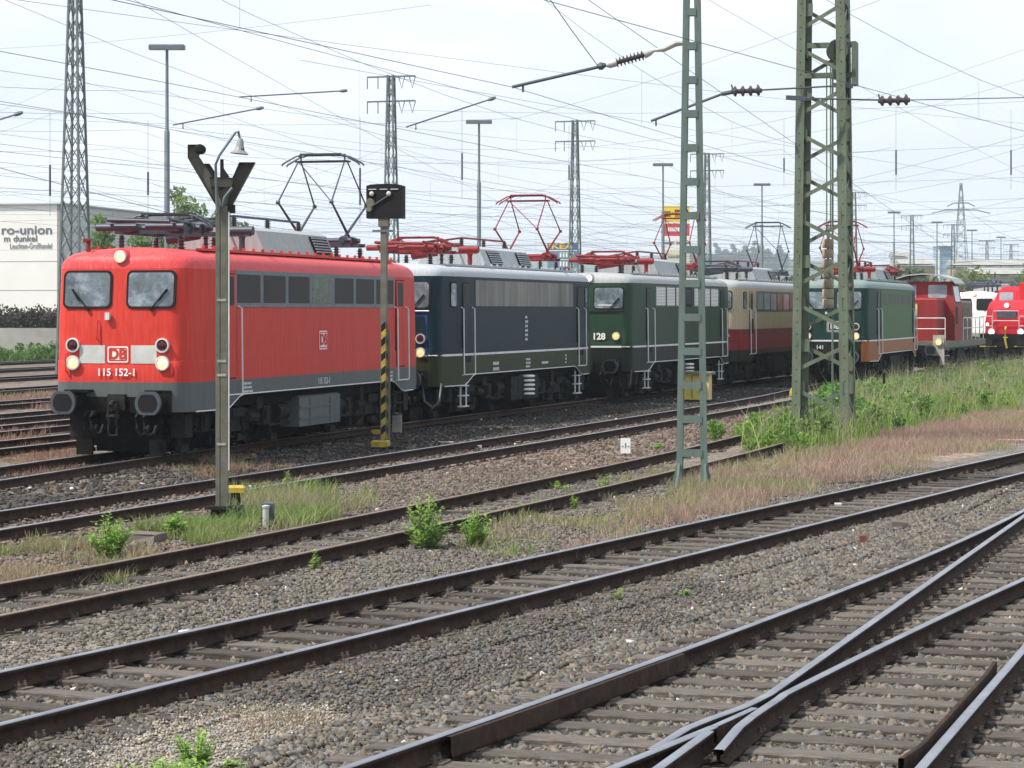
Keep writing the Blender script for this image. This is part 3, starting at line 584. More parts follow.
def buffers(root, y, sgn, mplate='steel', z=1.05):
    for s in (-1, 1):
        b = MB(); b.lathe((s*.875, y-sgn*.62, z), (0, sgn, 0), [(0, .20), (.03, .20), (.05, .165), (.30, .15), (.31, .125), (.54, .12), (.56, .17)], 20); b.box((s*.875, y-sgn*.60, z), (.46, .05, .46))
        o = b.build('buffer', M['dark'], root, 40)
        p = MB(); c = circ(0, 0, .26, 24); c = [(u, max(-.22, min(.22, v))) for u, v in c]
        p.panel([(s*.875+u, z+v) for u, v in c], lambda u, v, t: (u, y-sgn*t, v), .07, .0, 0); q = p.build('buffer_plate', M[mplate], o)
        k = MB(); k.panel([(s*.875+u*.76, z+v*.76) for u, v in c], lambda u, v, t: (u, y-sgn*t, v), .0, -.006, 0); k.build('grease_patch', M['black'], o)
def front_gear(root, yf):
    h = MB(); h.box((0, yf-.05, 1.05), (.36, .1, .30)); h.tube([(0, yf-.05, 1.05), (0, yf-.28, 1.05), (0, yf-.36, 1.0), (0, yf-.34, .92), (0, yf-.26, .95)], .045, 8)
    for s in (-.07, .07): h.tube([(s, yf-.24, 1.04), (s*1.3, yf-.26, .80), (s, yf-.24, .62)], .028, 6)
    h.tube([(-.13, yf-.24, .78), (.13, yf-.24, .78)], .045, 8); h.tube([(-.10, yf-.24, .62), (-.08, yf-.25, .42), (.08, yf-.25, .42), (.10, yf-.24, .62)], .026, 6)
    h.build('screw_coupling', M['dark2'], root, 40)
    for x in (-.62, -.48, .46, .62):
        q = MB(); q.lathe((x, yf+.02, .84), (0, -1, 0), [(0, .05), (.12, .05)], 8); q.tube([(x, yf-.1, .84), (x, yf-.2, .76), (x+.03, yf-.23, .55), (x+.10, yf-.2, .42), (x+.17, yf-.12, .46), (x+.18, yf-.02, .6)], .035, 7); q.build('brake_hose', M['black'], root, 50)
    g = MB()
    for s in (-1, 1): g.bar((s*.76, yf+.3, .75), (s*.76, yf+.22, .16), .10, .05); g.box((s*.76, yf+.15, .17), (.34, .05, .30)); g.bar((s*.76, yf+.3, .75), (s*.9, yf+1.1, .7), .05, .05)
    g.bar((-.95, yf+.25, .34), (.95, yf+.25, .34), .06, .14); g.build('rail_guard', M['dark'], root)
def locomotive(name, label, cat, X0, Y0, tan, cfg):
    n = math.hypot(1, tan); d = (tan/n, 1/n); L = cfg.get('L', 16.44); HW = 1.5
    root = empty(name, (X0, Y0, 0), -math.atan(tan), label, cat, 'locomotives parked nose to tail')
    yF, yR = .62, L-.62; lz = 2.35; lean = cfg.get('lean', .09); ly = lambda px, lx=1.5: ly_of(px, X0, Y0, d, lx)
    ysr = [2.3, 2.8, 3.3, 3.8, 4.4, 5.2]; ysm = list(np.linspace(6, L-6, 6)); YS = ysr+ysm+[L-y for y in reversed(ysr)]
    def plan(hw, y0, y1, Rr):
        hf = max(hw-.13, .03); Rr = min(Rr, hf*.96); p = []
        for cx, cy, a0 in ((-(hf-Rr), y0+Rr, 180), (hf-Rr, y0+Rr, 270)): p += [(cx+Rr*math.cos(R(a0+a)), cy+Rr*math.sin(R(a0+a))) for a in (0, 22.5, 45, 67.5, 90)]
        p += [(hw, y) for y in YS]
        for cx, cy, a0 in ((hf-Rr, y1-Rr, 0), (-(hf-Rr), y1-Rr, 90)): p += [(cx+Rr*math.cos(R(a0+a)), cy+Rr*math.sin(R(a0+a))) for a in (0, 22.5, 45, 67.5, 90)]
        return p+[(-hw, y) for y in reversed(YS)]
    def zb(y):
        e = min(y, L-y); t = min(max((e-2.35)/1.0, 0), 1); return .86+.27*t*t*(3-2*t)
    def hull(rings, nm, m, cap=False, sm=35):
        mb = MB(); N = None
        for (z, ins, dy, Rr) in rings:
            p = plan(HW-ins, yF+dy, yR-dy, Rr); N = len(p); mb.v += [(x, y, zb(y) if z is None else z) for x, y in p]
        for k in range(len(rings)-1): mb.f += [(k*N+i, k*N+(i+1) % N, (k+1)*N+(i+1) % N, (k+1)*N+i) for i in range(N)]
        if cap: mb.f.append(tuple((len(rings)-1)*N+i for i in range(N)))
        mb.m = [0]*len(mb.f); return mb.build(nm, M[m], root, sm)
    fl = lambda z: max(0, z-lz)*lean
    zl, zr = cfg.get('zline', 1.43), cfg.get('zroof', 3.62); Rc = cfg.get('R', .36)
    skirt = hull([(None, -.02, 0, Rc), (zl, -.02, 0, Rc)], 'skirt', cfg['skirt'])
    zs = cfg.get('bands') or [(zl, cfg['body'])]
    for i, (z0, mm) in enumerate(zs):
        z1 = zs[i+1][0] if i+1 < len(zs) else zr
        rr = [(z0, -.02 if z0 < 1.85 else 0, fl(z0), Rc)]
        if z0 < 1.84 < z1: rr += [(1.84, -.02, 0, Rc), (1.846, 0, 0, Rc)]
        for z in (2.35, 2.7, 3.1, 3.4):
            if z0 < z < z1: rr.append((z, 0, fl(z), Rc))
        rr.append((z1, 0 if z1 > 1.85 else -.02, fl(z1), Rc)); hull(rr, 'body', mm)
    f0 = fl(zr)
    hull([(zr+a*(cfg.get('crown', 4.05)-zr)/.43, b, f0+b*.62, Rc+b*.45) for a, b in ((0, 0), (.09, .015), (.17, .05), (.25, .12), (.31, .23), (.36, .40), (.39, .62), (.415, .9), (.425, 1.15), (.43, 1.4))], 'roof', cfg['roof'], True, 50)
    zc = cfg.get('crown', 4.05)
    face = lambda u, v, t: (u, yF+fl(v)-t, v)
    def side(s): return lambda u, v, t: (s*(HW-(.13*max(0, (2.3-u)/1.35) if u < 2.3 else .13*max(0, (u-(L-2.3))/1.35))+t+(.02 if v < 1.84 else 0)), u, v)
    S = side(1)
    # line along the skirt and along its lower edge
    ln_ = MB()
    if cfg.get('line'):
        z = zl
        for s in (-1, 1):
            prev = None
            for y in list(np.arange(1.0, L-1, .5)): 
                if prev is not None: ln_.add([side(s)(prev, z-.028, .012), side(s)(y, z-.028, .012), side(s)(y, z+.028, .012), side(s)(prev, z+.028, .012)], [(0, 1, 2, 3)])
                prev = y
        ln_.add([(-1.1, yF-.012, z-.028), (1.1, yF-.012, z-.028), (1.1, yF-.012, z+.028), (-1.1, yF-.012, z+.028)], [(0, 1, 2, 3)])
        for s in (-1, 1): ln_.tube([side(s)(1.02, z, .004), (s*1.30, yF+.12, z), (s*1.1, yF-.006, z)], .02, 4)
    for s in (-1, 1): ln_.tube([(side(s)(y, zb(y), .012)) for y in np.arange(1.1, L-1.1, .25)], .014, 4)
    ln_.build('trim_line', M[cfg.get('linemat', 'line')], root)
    # windscreens
    for s in (-1, 1):
        w = MB(); w.panel(rrect(s*.66, 3.215, 1.02, .74, .12), face, -.01, .022); o = w.build('windshield_frame', M['black'], root)
        g = MB(); g.panel(rrect(s*.66, 3.215, .93, .65, .09), face, .0, .026); g.build('windshield', M[cfg.get('ws', 'glass')], o)
        
        if cfg.get('blind'): b = MB(); b.panel(rrect(s*.66-.08, 2.99, .55, .03, .008), face, .02, .030); b.build('window_sticker', M['line'], o)
        q = MB(); c0, c1 = face(s*.66+.02, 2.84, .05), face(s*.66+.34*(1 if s > 0 else -.9), 3.22, .05); q.tube([c0, c1], .014, 5); q.bar(face(s*.66+.16*(1 if s > 0 else -1), 3.0, .045), c1, .035, .03); q.lathe(face(s*.66+.02, 2.84, -.01), (0, -1, 0), [(0, .04), (.07, .04)], 8); q.build('wiper', M['black'], root)
    # lamps
    for (z, r, lens) in cfg['lamps']:
        for s in (-1, 1): lamp(root, s*.93, z, r, lens, yF+fl(z)+.02, cfg.get('rim', 'chrome'))
    if cfg.get('toplamp'): 
        t = MB(); t.tube([(0, yF+.62, zc-.20), (0, yF+.14, zc-.20)], .155, 16); t.build('lamp_housing', M[cfg['roof']], root, 40); lamp(root, 0, zc-.20, .10, cfg['toplamp'], yF+.16, cfg.get('rim', 'chrome'))
    # face fittings
    bm_ = MB(); bm_.box((0, yF-.004, 1.0), (2.2, .06, .30)); bm_.build('buffer_beam', M['dark'], root)
    buffers(root, 0, -1, cfg.get('plate', 'steel')); buffers(root, L, 1); front_gear(root, yF)
    st = MB(); st.box((-.74, yF-.09, 1.26), (.46, .20, .05)); st.build('shunter_step', M['dark'], root); st = MB(); st.box((.74, yF-.06, 1.26), (.30, .10, .04)); st.build('shunter_step', M['dark'], root)
    hr = MB()
    for (x, z0, z1) in ((-1.07, 1.62, 1.98), (-.42, 2.25, 2.62), (1.14, 1.58, 1.80)): hr.tube([face(x, z0, 0), face(x, z0+.02, .06), face(x, z1-.02, .06), face(x, z1, 0)], .014, 6)
    hr.build('grab_handle', M[cfg.get('hand', 'red')], root, 50)
    bx = MB(); bx.box((-.2, yF-.035, 2.70), (.09, .07, .14)); bx.build('socket_box', M['chrome'], root)
    # doors with handrails
    for s in (1, -1):
        for y in (2.62, L-2.62):
            sd_ = side(s); g = MB(); g.panel(rrect(y, 2.50, .70, 2.10, .06), sd_, -.01, .006); o = g.build('cab_door', M['black'], root)
            for (z0, z1, mm) in cfg.get('doorbands', [(1.475, 3.525, cfg['body'])]):
                q = MB(); q.panel([(y-.31, z0), (y+.31, z0), (y+.31, z1), (y-.31, z1)], sd_, 0, .016); q.build('door_leaf', M[mm], o)
            q = MB(); q.panel(rrect(y, 3.17, .42, .64, .07), sd_, 0, .022); q.build('door_window', M['glass_dark'], o)
            for e in (-.45, .45):
                q = MB(); q.tube([sd_(y+e, 1.12, .03), sd_(y+e, 1.16, .09), sd_(y+e, 2.86, .09), sd_(y+e, 2.90, .02)], .018, 6)
                if e < 0: q.tube([sd_(y-.45, 1.14, .08), sd_(y+.45, 1.14, .08)], .016, 6)
                q.build('handrail', M['line'], o, 50)
            q = MB(); xs = s*1.42
            for e in (-.24, .24): q.bar((xs, y+e, 1.0), (xs, y+e, .28), .03, .05)
            for z in (.30, .58, .84): q.box((xs, y, z), (.16, .50, .03))
            q.build('step_ladder', M[cfg.get('step', 'dark2')], root)
    # side windows and grilles
    for s in (1, -1):
        sd_ = side(s)
        for (y0, y1, z0, z1, mm, fr) in cfg['sidewin'](ly):
            if fr: w = MB(); w.panel(rrect((y0+y1)/2, (z0+z1)/2, y1-y0, z1-z0, .04), sd_, -.01, .014); o = w.build('window_frame', M[fr], root); e = .17
            else: o, e = root, 0
            g = MB(); g.panel(rrect((y0+y1)/2, (z0+z1)/2, y1-y0-e, z1-z0-e, .03), sd_, 0, .018); o2 = g.build('side_window' if 'glass' in mm or 'win' in mm else 'side_grille', M[mm], o)
            if cfg.get('louv') and 'silver' in mm:
                q = MB()
                for z in np.linspace(z0+.06, z1-.06, 12): q.bar(sd_(y0+.05, z, .022), sd_(y1-.05, z, .022), .02, .034)
                q.build('louvre_slat', M['white'], o2 if o is root else o)
        for dy in (0, 1) if cfg.get('quarter', True) else ():   # quarter light of the cab
            y = 1.72 if not dy else L-1.72
            g = MB(); g.panel(rrect(y, 3.22, .40, .66, .08), sd_, -.01, .012); o = g.build('cab_side_window', M[cfg.get('qframe', 'black')], root)
            q = MB(); q.panel(rrect(y, 3.22, .33, .59, .06), sd_, 0, .016); q.build('glass_pane', M[cfg.get('ws', 'glass')], o)
    # underframe
    u = MB(); u.box((0, L/2, .98), (2.5, L-2.2, .22)); u.box((0, L/2, .53), (1.24, L-2.0, .90)); u.build('underframe_with_dark_filler', M['dark'], root)  # second box is added to fill the see-through underside with dark
    bogie(root, 3.85); bogie(root, L-3.85)
    for s in (-1, 1):
        e = MB(); e.cham((s*1.16, L/2, .64), (.55, 2.7, .66), .04)
        for z in (.48, .72): e.box((s*1.44, L/2, z), (.02, 2.6, .05))
        for y in (-.66, .66): e.box((s*1.442, L/2+y, .62), (.02, .04, .56))
        e.build('equipment_box', M[cfg.get('box', 'dark2')], root)
        t = MB(); t.tube([(s*1.1, L/2-2.1, .66), (s*1.1, L/2-1.5, .66)], .20, 14); t.tube([(s*1.1, L/2+1.5, .66), (s*1.1, L/2+2.2, .66)], .17, 14); t.tube([(s*1.2, 5.6, .40), (s*1.2, L-5.6, .40)], .03, 6); t.build('air_tank', M['dark2'], root, 40)
    if cfg.get('white_coil'):
        q = MB()
        for z in np.linspace(.42, .92, 5): q.lathe((1.46, L/2+.1, z), (0, 0, 1), [(0, .19), (.02, .23), (.05, .23), (.07, .19)], 14)
        q.build('coil_resistor', M['white'], root, 40)
    # roof gear
    hz = zc-.02; h = MB(); y0, y1 = 5.9, L-5.9
    prof = [(-1.02, hz-.02), (-.80, hz+.48), (-.62, hz+.56), (.62, hz+.56), (.80, hz+.48), (1.02, hz-.02)]
    k = len(prof); h.v = [(x, y0, z) for x, z in prof]+[(x*.96, y1, z) for x, z in prof]
    h.f = [(i, (i+1) % k, k+(i+1) % k, k+i) for i in range(k)]+[tuple(range(k)), tuple(range(2*k-1, k-1, -1))]; h.m = [0]*len(h.f)
    ho = h.build('roof_hood', M[cfg.get('hoodm', 'grey_roof')], root)
    for s in (1, -1):
        for yy in cfg.get('louvre_y', (L/2+1.55,)):
            q = MB(); sl = lambda u, v, t: (s*(1.02-.22*v+t), u, hz+.50*v)
            q.panel([(yy-.55, .12), (yy+.55, .12), (yy+.55, .88), (yy-.55, .88)], sl, -.02, .012); o = q.build('roof_louvre', M['black'], ho)
            q = MB()
            for v in np.linspace(.2, .82, 6): q.bar(sl(yy-.52, v, .02), sl(yy+.52, v, .02), .05, .03)
            q.build('louvre_slat', M[cfg.get('hoodm', 'grey_roof')], o)
    w = MB()
    for s in (-1, 1):
        w.bar((s*1.12, 2.0, hz-.02), (s*1.12, L-2.0, hz-.02), .16, .05)
        for y in np.arange(2.2, L-2, .55): w.box((s*1.12, y, hz+.03), (.05, .05, .07))
    w.build('roof_walkway', M[cfg.get('walk', cfg['roof'])], root)
    hd = MB(); hd.tube([(-.35, 4.6, hz+.62), (.2, 6.2, hz+.80), (.2, L-6.2, hz+.80), (-.35, L-4.6, hz+.62)], .03, 6); ro = hd.build('roof_conductor', M[cfg.get('bus', cfg['panto'])], root)
    for y in (5.3, 6.2, L/2, L-6.2): insulator((.2 if y > 5.5 else -.08, y, hz+(.50 if y > 5.5 else .0)), root, n=5, h=.30 if y > 5.5 else .66, r=.09)
    sw = MB(); sw.tube([(.45, 5.25, hz+.45), (1.0, 5.25, hz+.45)], .10, 10); sw.tube([(-.9, 5.2, hz+.30), (-.2, 5.2, hz+.40)], .13, 10); sw.box((.0, 5.23, hz+.36), (1.9, .10, .06)); sw.lathe((.75, 5.25, hz), (0, 0, 1), [(0, .07), (.25, .06), (.38, .09), (.40, .05)], 10); sw.build('main_switch', M[cfg['panto']], root, 40)
    wh = MB(); wh.tube([(-.78, .98, zc-.1), (-.78, .98, zc+.12), (-.78, .80, zc+.12)], .045, 8); wh.build('whistle', M['panto_red'], root, 40)
    pantograph(root, 3.1, hz, cfg.get('up', 'rear') == 'front', cfg['panto'], cfg['strip'], cfg.get('zhead', 6.3)); pantograph(root, L-cfg.get('py', 3.1), hz, cfg.get('up', 'rear') == 'rear', cfg['panto'], cfg['strip'], cfg.get('zhead', 6.3))
    return root, face, S, ly, L, yF
def logo_plate(root, mapM, w, h, bg, fg, s=.3):
    pass

# 1 the red one in front
def sw1(ly):
    e = [(234.8, 259.4), (262.9, 285), (287.5, 308), (312, 331.5), (334.3, 353.7), (356.5, 374.8), (377, 394)]
    y0, y1 = ly(234.8), ly(394); n = 7; st = (y1-y0)/n
    return [(y0+i*st, y0+(i+1)*st-.012, 2.88, 3.62, 'glass_green' if i == 3 else 'grille', 'frame') for i in range(n)]
r1, face1, S1, ly1, L1, yF1 = locomotive('electric_locomotive', 'bright red electric locomotive with grey skirt and black pantograph at the head of the row', 'locomotive', -7.74, 47.5, .268, dict(quarter=False, blind=False,
    body='red', skirt='grey_skirt', roof='red_roof', walk='red', lamps=[(1.80, .115, 'lamp'), (2.14, .115, 'lamp_red')], toplamp='lamp', sidewin=sw1, panto='panto', strip='panto', hand='red', box='grey_skirt', step='dark2', py=3.95, zhead=6.5))
for s in (-1, 1):
    q = MB(); q.panel([(s*.27, 1.79), (s*.80, 1.79), (s*.80, 2.14), (s*.27, 2.14)], face1, -.01, .008); q.build('white_warning_panel', M['bar_grey'], r1)
def db_plate(root, mp, cu, cv, w, h, bg, fg, Mt, size, txt='DB', bold=.012):
    q = MB(); q.panel(rrect(cu, cv, w, h, .05), mp, -.01, .006); o = q.build('emblem', M[fg], root)
    q = MB(); q.panel(rrect(cu, cv, w-.05, h-.05, .035), mp, 0, .010); q.build('emblem_field', M[bg], o)
    q = MB(); q.panel(rrect(cu, cv, w-.10, h-.10, .03), mp, 0, .013); q.build('emblem_frame', M[fg], o)
    q = MB(); q.panel(rrect(cu, cv, w-.15, h-.15, .02), mp, 0, .016); q.build('emblem_ground', M[bg], o)
    text('emblem_letters', txt, size, Mt, M[fg], o, bold=bold)
db_plate(r1, face1, 0, 1.965, .48, .36, 'white', 'red', Mface(0, yF1-.019, 1.965), .27)
text('number_lettering', '115 152-1', .20, Mface(-.02, yF1-.028, 1.615), M['white'], r1, bold=.003)
db_plate(r1, S1, 8.22, 2.16, .56, .46, 'white', 'red', Mside(1.52, 8.22, 2.16), .34)
text('side_lettering', '115 152-1', .20, Mside(1.53, 8.22, 1.26), M['line'], r1)
def marks(root, mp, u0, v0, w, h, rows, m='line', seed=3):      # small stencilled data blocks, too small to read
    rr = random.Random(seed); q = MB()
    for i in range(rows):
        v = v0-i*h/rows; u = u0
        while u < u0+w-.02:
            l = rr.uniform(.02, .09); q.panel([(u, v-h/rows*.55), (u+l, v-h/rows*.55), (u+l, v), (u, v)], mp, .0, .004); u += l+.025
    return q.build('data_lettering', M[m], root)
S1b = lambda u, v, t: S1(u, v, t+.004)
for y in (3.35, 12.75): marks(r1, S1b, y, 1.36, .45, .24, 3, seed=int(y))

# 2 the dark blue one
def sw2(ly):
    y0, y1 = 3.4, 13.0; n = 6; st = (y1-y0)/n
    return [(y0+i*st, y0+(i+1)*st, 2.93, 3.62, 'grille_silver', None) for i in range(n)]
r2, face2, S2, ly2, L2, yF2 = locomotive('electric_locomotive', 'dark blue electric locomotive with silver roof and faded grey grille band', 'locomotive', -3.40, 63.5, .305, dict(
    body='blue_side', bands=[(1.66, 'blue_side')], zline=1.66, zroof=3.70, skirt='olive_skirt', roof='silver', walk='silver', line=True, lamps=[(1.74, .105, 'lamp_orange'), (2.09, .105, 'lamp_red')], toplamp='lamp',
    sidewin=sw2, panto='panto_red', strip='panto_red', hand='blue', white_coil=True, step='line', hoodm='silver', louvre_y=(L1/2-1.2, L1/2+1.6), doorbands=[(1.70, 3.525, 'blue_side')], zhead=6.3))
q = MB(); q.panel([(-1.1, 1.70), (1.1, 1.70), (1.1, 2.78), (-1.1, 2.78)], face2, -.01, .006); q.build('blue_front_panel', M['blue'], r2)
q = MB(); q.tube([(-1.15, yF2+.0, 2.80), (1.15, yF2+.0, 2.80)], .018, 5); q.build('front_trim', M['line'], r2)
q = MB(); q.tube([(.98, yF2-.02, 1.2), (1.02, yF2-.16, .9), (1.1, yF2-.2, .50), (1.3, yF2-.15, .34), (1.45, yF2-.05, .5), (1.45, yF2+.1, .95)], .03, 7); q.build('heating_cable', M['steel'], r2, 50)
for (u, v, w, h, n) in ((8.0, 2.66, .22, .75, 6), (4.9, 1.42, .5, .30, 2), (8.0, 1.46, .42, .30, 3), (9.6, 1.34, .6, .12, 1), (12.1, 1.5, .12, .3, 3)): marks(r2, lambda a, b, t: S2(a, b, t+.008), u, v, w, h, n, seed=n)

# 3 the dark green one numbered 128
def sw3(ly):
    a = [(3.5, 4.85), (5.0, 6.2), (6.35, 7.5), (9.1, 10.3), (10.45, 11.6), (11.75, 13.0)]
    return [(x, y, 2.95, 3.62, 'grille_silver', None) for x, y in a]+[(7.8, 8.8, 2.95, 3.62, 'glass_dark', 'black')]
r3, face3, S3, ly3, L3, yF3 = locomotive('electric_locomotive', 'dark green electric locomotive numbered 128 with white louvred grilles and grey roof', 'locomotive', 2.25, 79.3, .308, dict(quarter=False, blind=True,
    body='green', zline=1.66, zroof=3.70, skirt='black_skirt', roof='grey_roof', walk='grey_roof', line=True, lamps=[(2.00, .105, 'lamp_orange')], toplamp='lamp_white', sidewin=sw3, louv=True, panto='panto_red', strip='panto_red', hand='green', white_coil=True, hoodm='grey_roof', doorbands=[(1.70, 3.525, 'green')], zhead=6.35, step='line'))
q = MB(); q.tube([(-1.15, yF3+.0, 2.80), (1.15, yF3+.0, 2.80)], .018, 5); q.build('front_trim', M['black'], r3)
text('number_lettering', '128', .29, Mface(.36, yF3-.03, 1.98), M['white'], r3, bold=.01)
q = MB(); q.tube([(1.02, yF3-.02, 1.3), (1.05, yF3-.16, .9), (1.1, yF3-.2, .45), (1.3, yF3-.15, .34), (1.42, yF3-.05, .5), (1.42, yF3+.1, .95)], .03, 7); q.build('heating_cable', M['dark2'], r3, 50)

# 4 beige and wine red
def sw4(ly):
    y0, y1 = 3.6, 13.0; n = 7; st = (y1-y0)/n
    return [(y0+i*st+.03, y0+(i+1)*st-.03, 2.78, 3.58, 'rusty_win' if i in (3, 5) else 'palewin', 'steel') for i in range(n)]
M['rusty_win'] = mat('rusty_window_panel', (.30, .13, .09), .5, var=.3)
r4, face4, S4, ly4, L4, yF4 = locomotive('electric_locomotive', 'weathered beige and wine red electric locomotive with pale window band', 'locomotive', 7.1, 95.2, .31, dict(
    body='beige', bands=[(1.30, 'wine'), (2.10, 'beige')], zline=1.30, zroof=3.70, skirt='black_skirt', roof='grey_roof', walk='grey_roof', linemat='dark2', lamps=[(1.86, .11, 'lamp_orange'), (2.18, .11, 'chrome')], toplamp='lamp', sidewin=sw4, panto='panto', strip='panto', bus='panto_red', hand='wine', doorbands=[(1.475, 2.10, 'wine'), (2.10, 3.525, 'beige')], zhead=6.6, R=.5))

# 5 mid green with rusty lower side, on the neighbouring track
def sw5(ly):
    y0, y1 = 3.4, 12.2; n = 5; st = (y1-y0)/n
    return [(y0+i*st+.15, y0+(i+1)*st-.15, 2.60, 3.56, 'glass_dark', 'mgreen') for i in range(n)]
r5, face5, S5, ly5, L5, yF5 = locomotive('electric_locomotive', 'green electric locomotive with rusty orange lower side behind the lattice tower mast', 'locomotive', 12.1, 95.4, .298, dict(quarter=False,
    L=15.66, body='dgreen', bands=[(1.66, 'dgreen')], zline=1.66, zroof=3.68, skirt='rusty', roof='green_roof', walk='green_roof', line=True, lamps=[(1.84, .115, 'lamp_orange'), (2.20, .115, 'lamp_red')], sidewin=sw5, panto='panto_red', strip='panto_red', hand='dgreen', doorbands=[(1.70, 3.525, 'dgreen')], zhead=6.3, up='front'))
q = MB(); q.panel([(-1.12, .88), (1.12, .88), (1.12, 1.62), (-1.12, 1.62)], face5, -.01, .006); q.build('black_front_skirt', M['black_skirt'], r5)
q = MB(); q.panel([(-1.12, 1.69), (1.12, 1.69), (1.12, 2.83), (-1.12, 2.83)], face5, -.01, .006); q.build('dark_front_panel', M['dgreen'], r5)
for s in (-1, 1):
    q = MB(); q.panel([(3.25, 1.70), (L5-3.25, 1.70), (L5-3.25, 3.64), (3.25, 3.64)], lambda u, v, t, s=s: (s*(1.5+(.02 if v < 1.84 else .0)+t), u, v), -.01, .008 if False else .012); q.build('side_panel', M['mgreen'], r5)
db_plate(r5, lambda u, v, t: face5(u, v, t+.006), .12, 2.20, .62, .42, 'dgreen', 'bar_grey', Mface(.12, yF5-.026, 2.20), .27)
text('number_lettering', '141', .21, Mface(-.45, yF5-.03, 1.40), M['bar_grey'], r5, bold=.006)

# 6 red shunting diesel with steel platforms behind the green one
def diesel():
    tan = .33; root = empty('diesel_locomotive', (17.75, 111.3, 0), -math.atan(tan), 'faded red diesel shunter with brown rear hood and railed platforms behind the green locomotive', 'locomotive', 'locomotives parked nose to tail')
    m = MB(); m.box((0, 7.1, 1.30), (3.0, 13.0, .30)); m.box((0, 7.1, 1.10), (2.2, 12.6, .3)); m.build('frame', M['post'], root)
    h = MB(); h.cham((-.1, 2.55, 2.42), (2.15, 2.3, 1.95), .10); h.build('front_hood', M['faded_red'], root)
    h = MB(); h.cham((0, 9.6, 2.38), (1.9, 6.6, 1.85), .10)
    for y in np.arange(6.8, 12.6, .75): h.box((.955, y, 2.3), (.02, .62, 1.3))
    h.build('rear_hood', M['brown'], root)
    c = MB(); c.v = [(x, y, z) for z, w in ((1.45, 1.42), (2.9, 1.42), (4.15, 1.25)) for x, y in ((-w, 3.7-(.0 if z < 3 else -.12)), (w, 3.7+(.0 if z < 3 else .12)), (w, 6.1), (-w, 6.1))]
    c.f = [(0, 1, 5, 4), (1, 2, 6, 5), (2, 3, 7, 6), (3, 0, 4, 7), (4, 5, 9, 8), (5, 6, 10, 9), (6, 7, 11, 10), (7, 4, 8, 11), (8, 9, 10, 11)]; c.m = [0]*9; cab = c.build('cab', M['faded_red'], root)
    rf = MB(); pr = [(-1.5, 4.08), (-1.30, 4.30), (-.7, 4.47), (0, 4.53), (.7, 4.47), (1.30, 4.30), (1.5, 4.08)]; k = len(pr)
    rf.v = [(x, y, z) for y in (3.35, 6.4) for x, z in pr]+[(x, y, z-.06) for y in (3.35, 6.4) for x, z in pr]
    rf.f = [(i, i+1, k+i+1, k+i) for i in range(k-1)]+[(2*k+i, 2*k+i+1, 3*k+i+1, 3*k+i) for i in range(k-1)]+[(i, i+1, 2*k+i+1, 2*k+i) for i in range(k-1)]+[(k+i, k+i+1, 3*k+i+1, 3*k+i) for i in range(k-1)]+[(0, k, 3*k, 2*k), (k-1, 2*k-1, 4*k-1, 3*k-1)]; rf.m = [0]*len(rf.f); rf.build('cab_roof', M['grey_roof'], cab)
    for x in (-.78, .62):
        w = MB(); w.panel(rrect(x, 3.70, .95, .70, .1), lambda u, v, t: (u, 3.72+.10*max(0, v-2.9)-t, v), -.02, .02); o = w.build('cab_window', M['black'], cab)
        g = MB(); g.panel(rrect(x, 3.70, .85, .60, .08), lambda u, v, t: (u, 3.72+.10*max(0, v-2.9)-t, v), 0, .025); g.build('glass_pane', M['palewin'], o)
    w = MB(); w.panel(rrect(4.9, 3.60, 1.7, .84, .1), lambda u, v, t: (1.42-.16*max(0, v-2.9)+t, u, v), -.02, .02); o = w.build('cab_window', M['black'], cab)
    g = MB(); g.panel(rrect(4.9, 3.60, 1.6, .74, .08), lambda u, v, t: (1.42-.16*max(0, v-2.9)+t, u, v), 0, .025); g.build('glass_pane', M['palewin'], o)
    w = MB(); w.panel(rrect(4.3, 2.6, .5, .8, .05), lambda u, v, t: (1.42+t, u, v), -.02, .012); w.build('door_grille', M['black'], cab)
    w = MB(); w.box((-.35, 1.385, 2.85), (.85, .02, .55)); w.build('yellow_front_panel', M['cream'], root)
    hr = MB()
    for y0, y1 in ((6.4, 13.4),):
        pts = np.linspace(y0, y1, max(2, int((y1-y0)/1.4)+1))
        for y in pts: hr.tube([(1.42, y, 1.45), (1.42, y, 2.48)], .022, 5)
        for z in (2.48, 2.0): hr.tube([(1.42, y0, z), (1.42, y1, z)], .022, 5)
    hr.build('railing', M['line'], root, 50); hr = MB()
    for x0, x1 in ((-1.4, -.1), (-.1, 1.42)):
        for x in (x0, x1): hr.tube([(x, .75, 1.45), (x, .75, 2.48)], .022, 5)
        for z in (2.48, 2.0): hr.tube([(x0, .75, z), (x1, .75, z)], .022, 5)
    hr.build('railing', M['line'], root, 50)
    st = MB(); st.box((1.15, .62, 1.05), (.5, .1, 1.35))
    for z in (.45, .8, 1.1): st.box((1.42, 1.0, z), (.2, .5, .04))
    st.build('step_plate', M['conc'], root); lamp(root, 1.15, 1.42, .13, 'lamp_orange', .56); lamp(root, -1.15, 1.42, .13, 'lamp_orange', .56)
    b = MB(); b.box((0, .66, 1.05), (2.6, .12, .42)); b.build('buffer_beam', M['dark'], root); buffers(root, 0, -1); front_gear(root, .66)
    t = MB(); t.box((0, 7.2, .75), (2.4, 2.4, .6)); t.build('fuel_tank', M['dark2'], root); bogie(root, 3.3, 2.5); bogie(root, 11.0, 2.5)
    e = MB(); e.tube([(-.6, 3.45, 4.2), (-.6, 3.45, 4.6)], .03, 6); e.build('horn', M['dark'], root)
diesel()
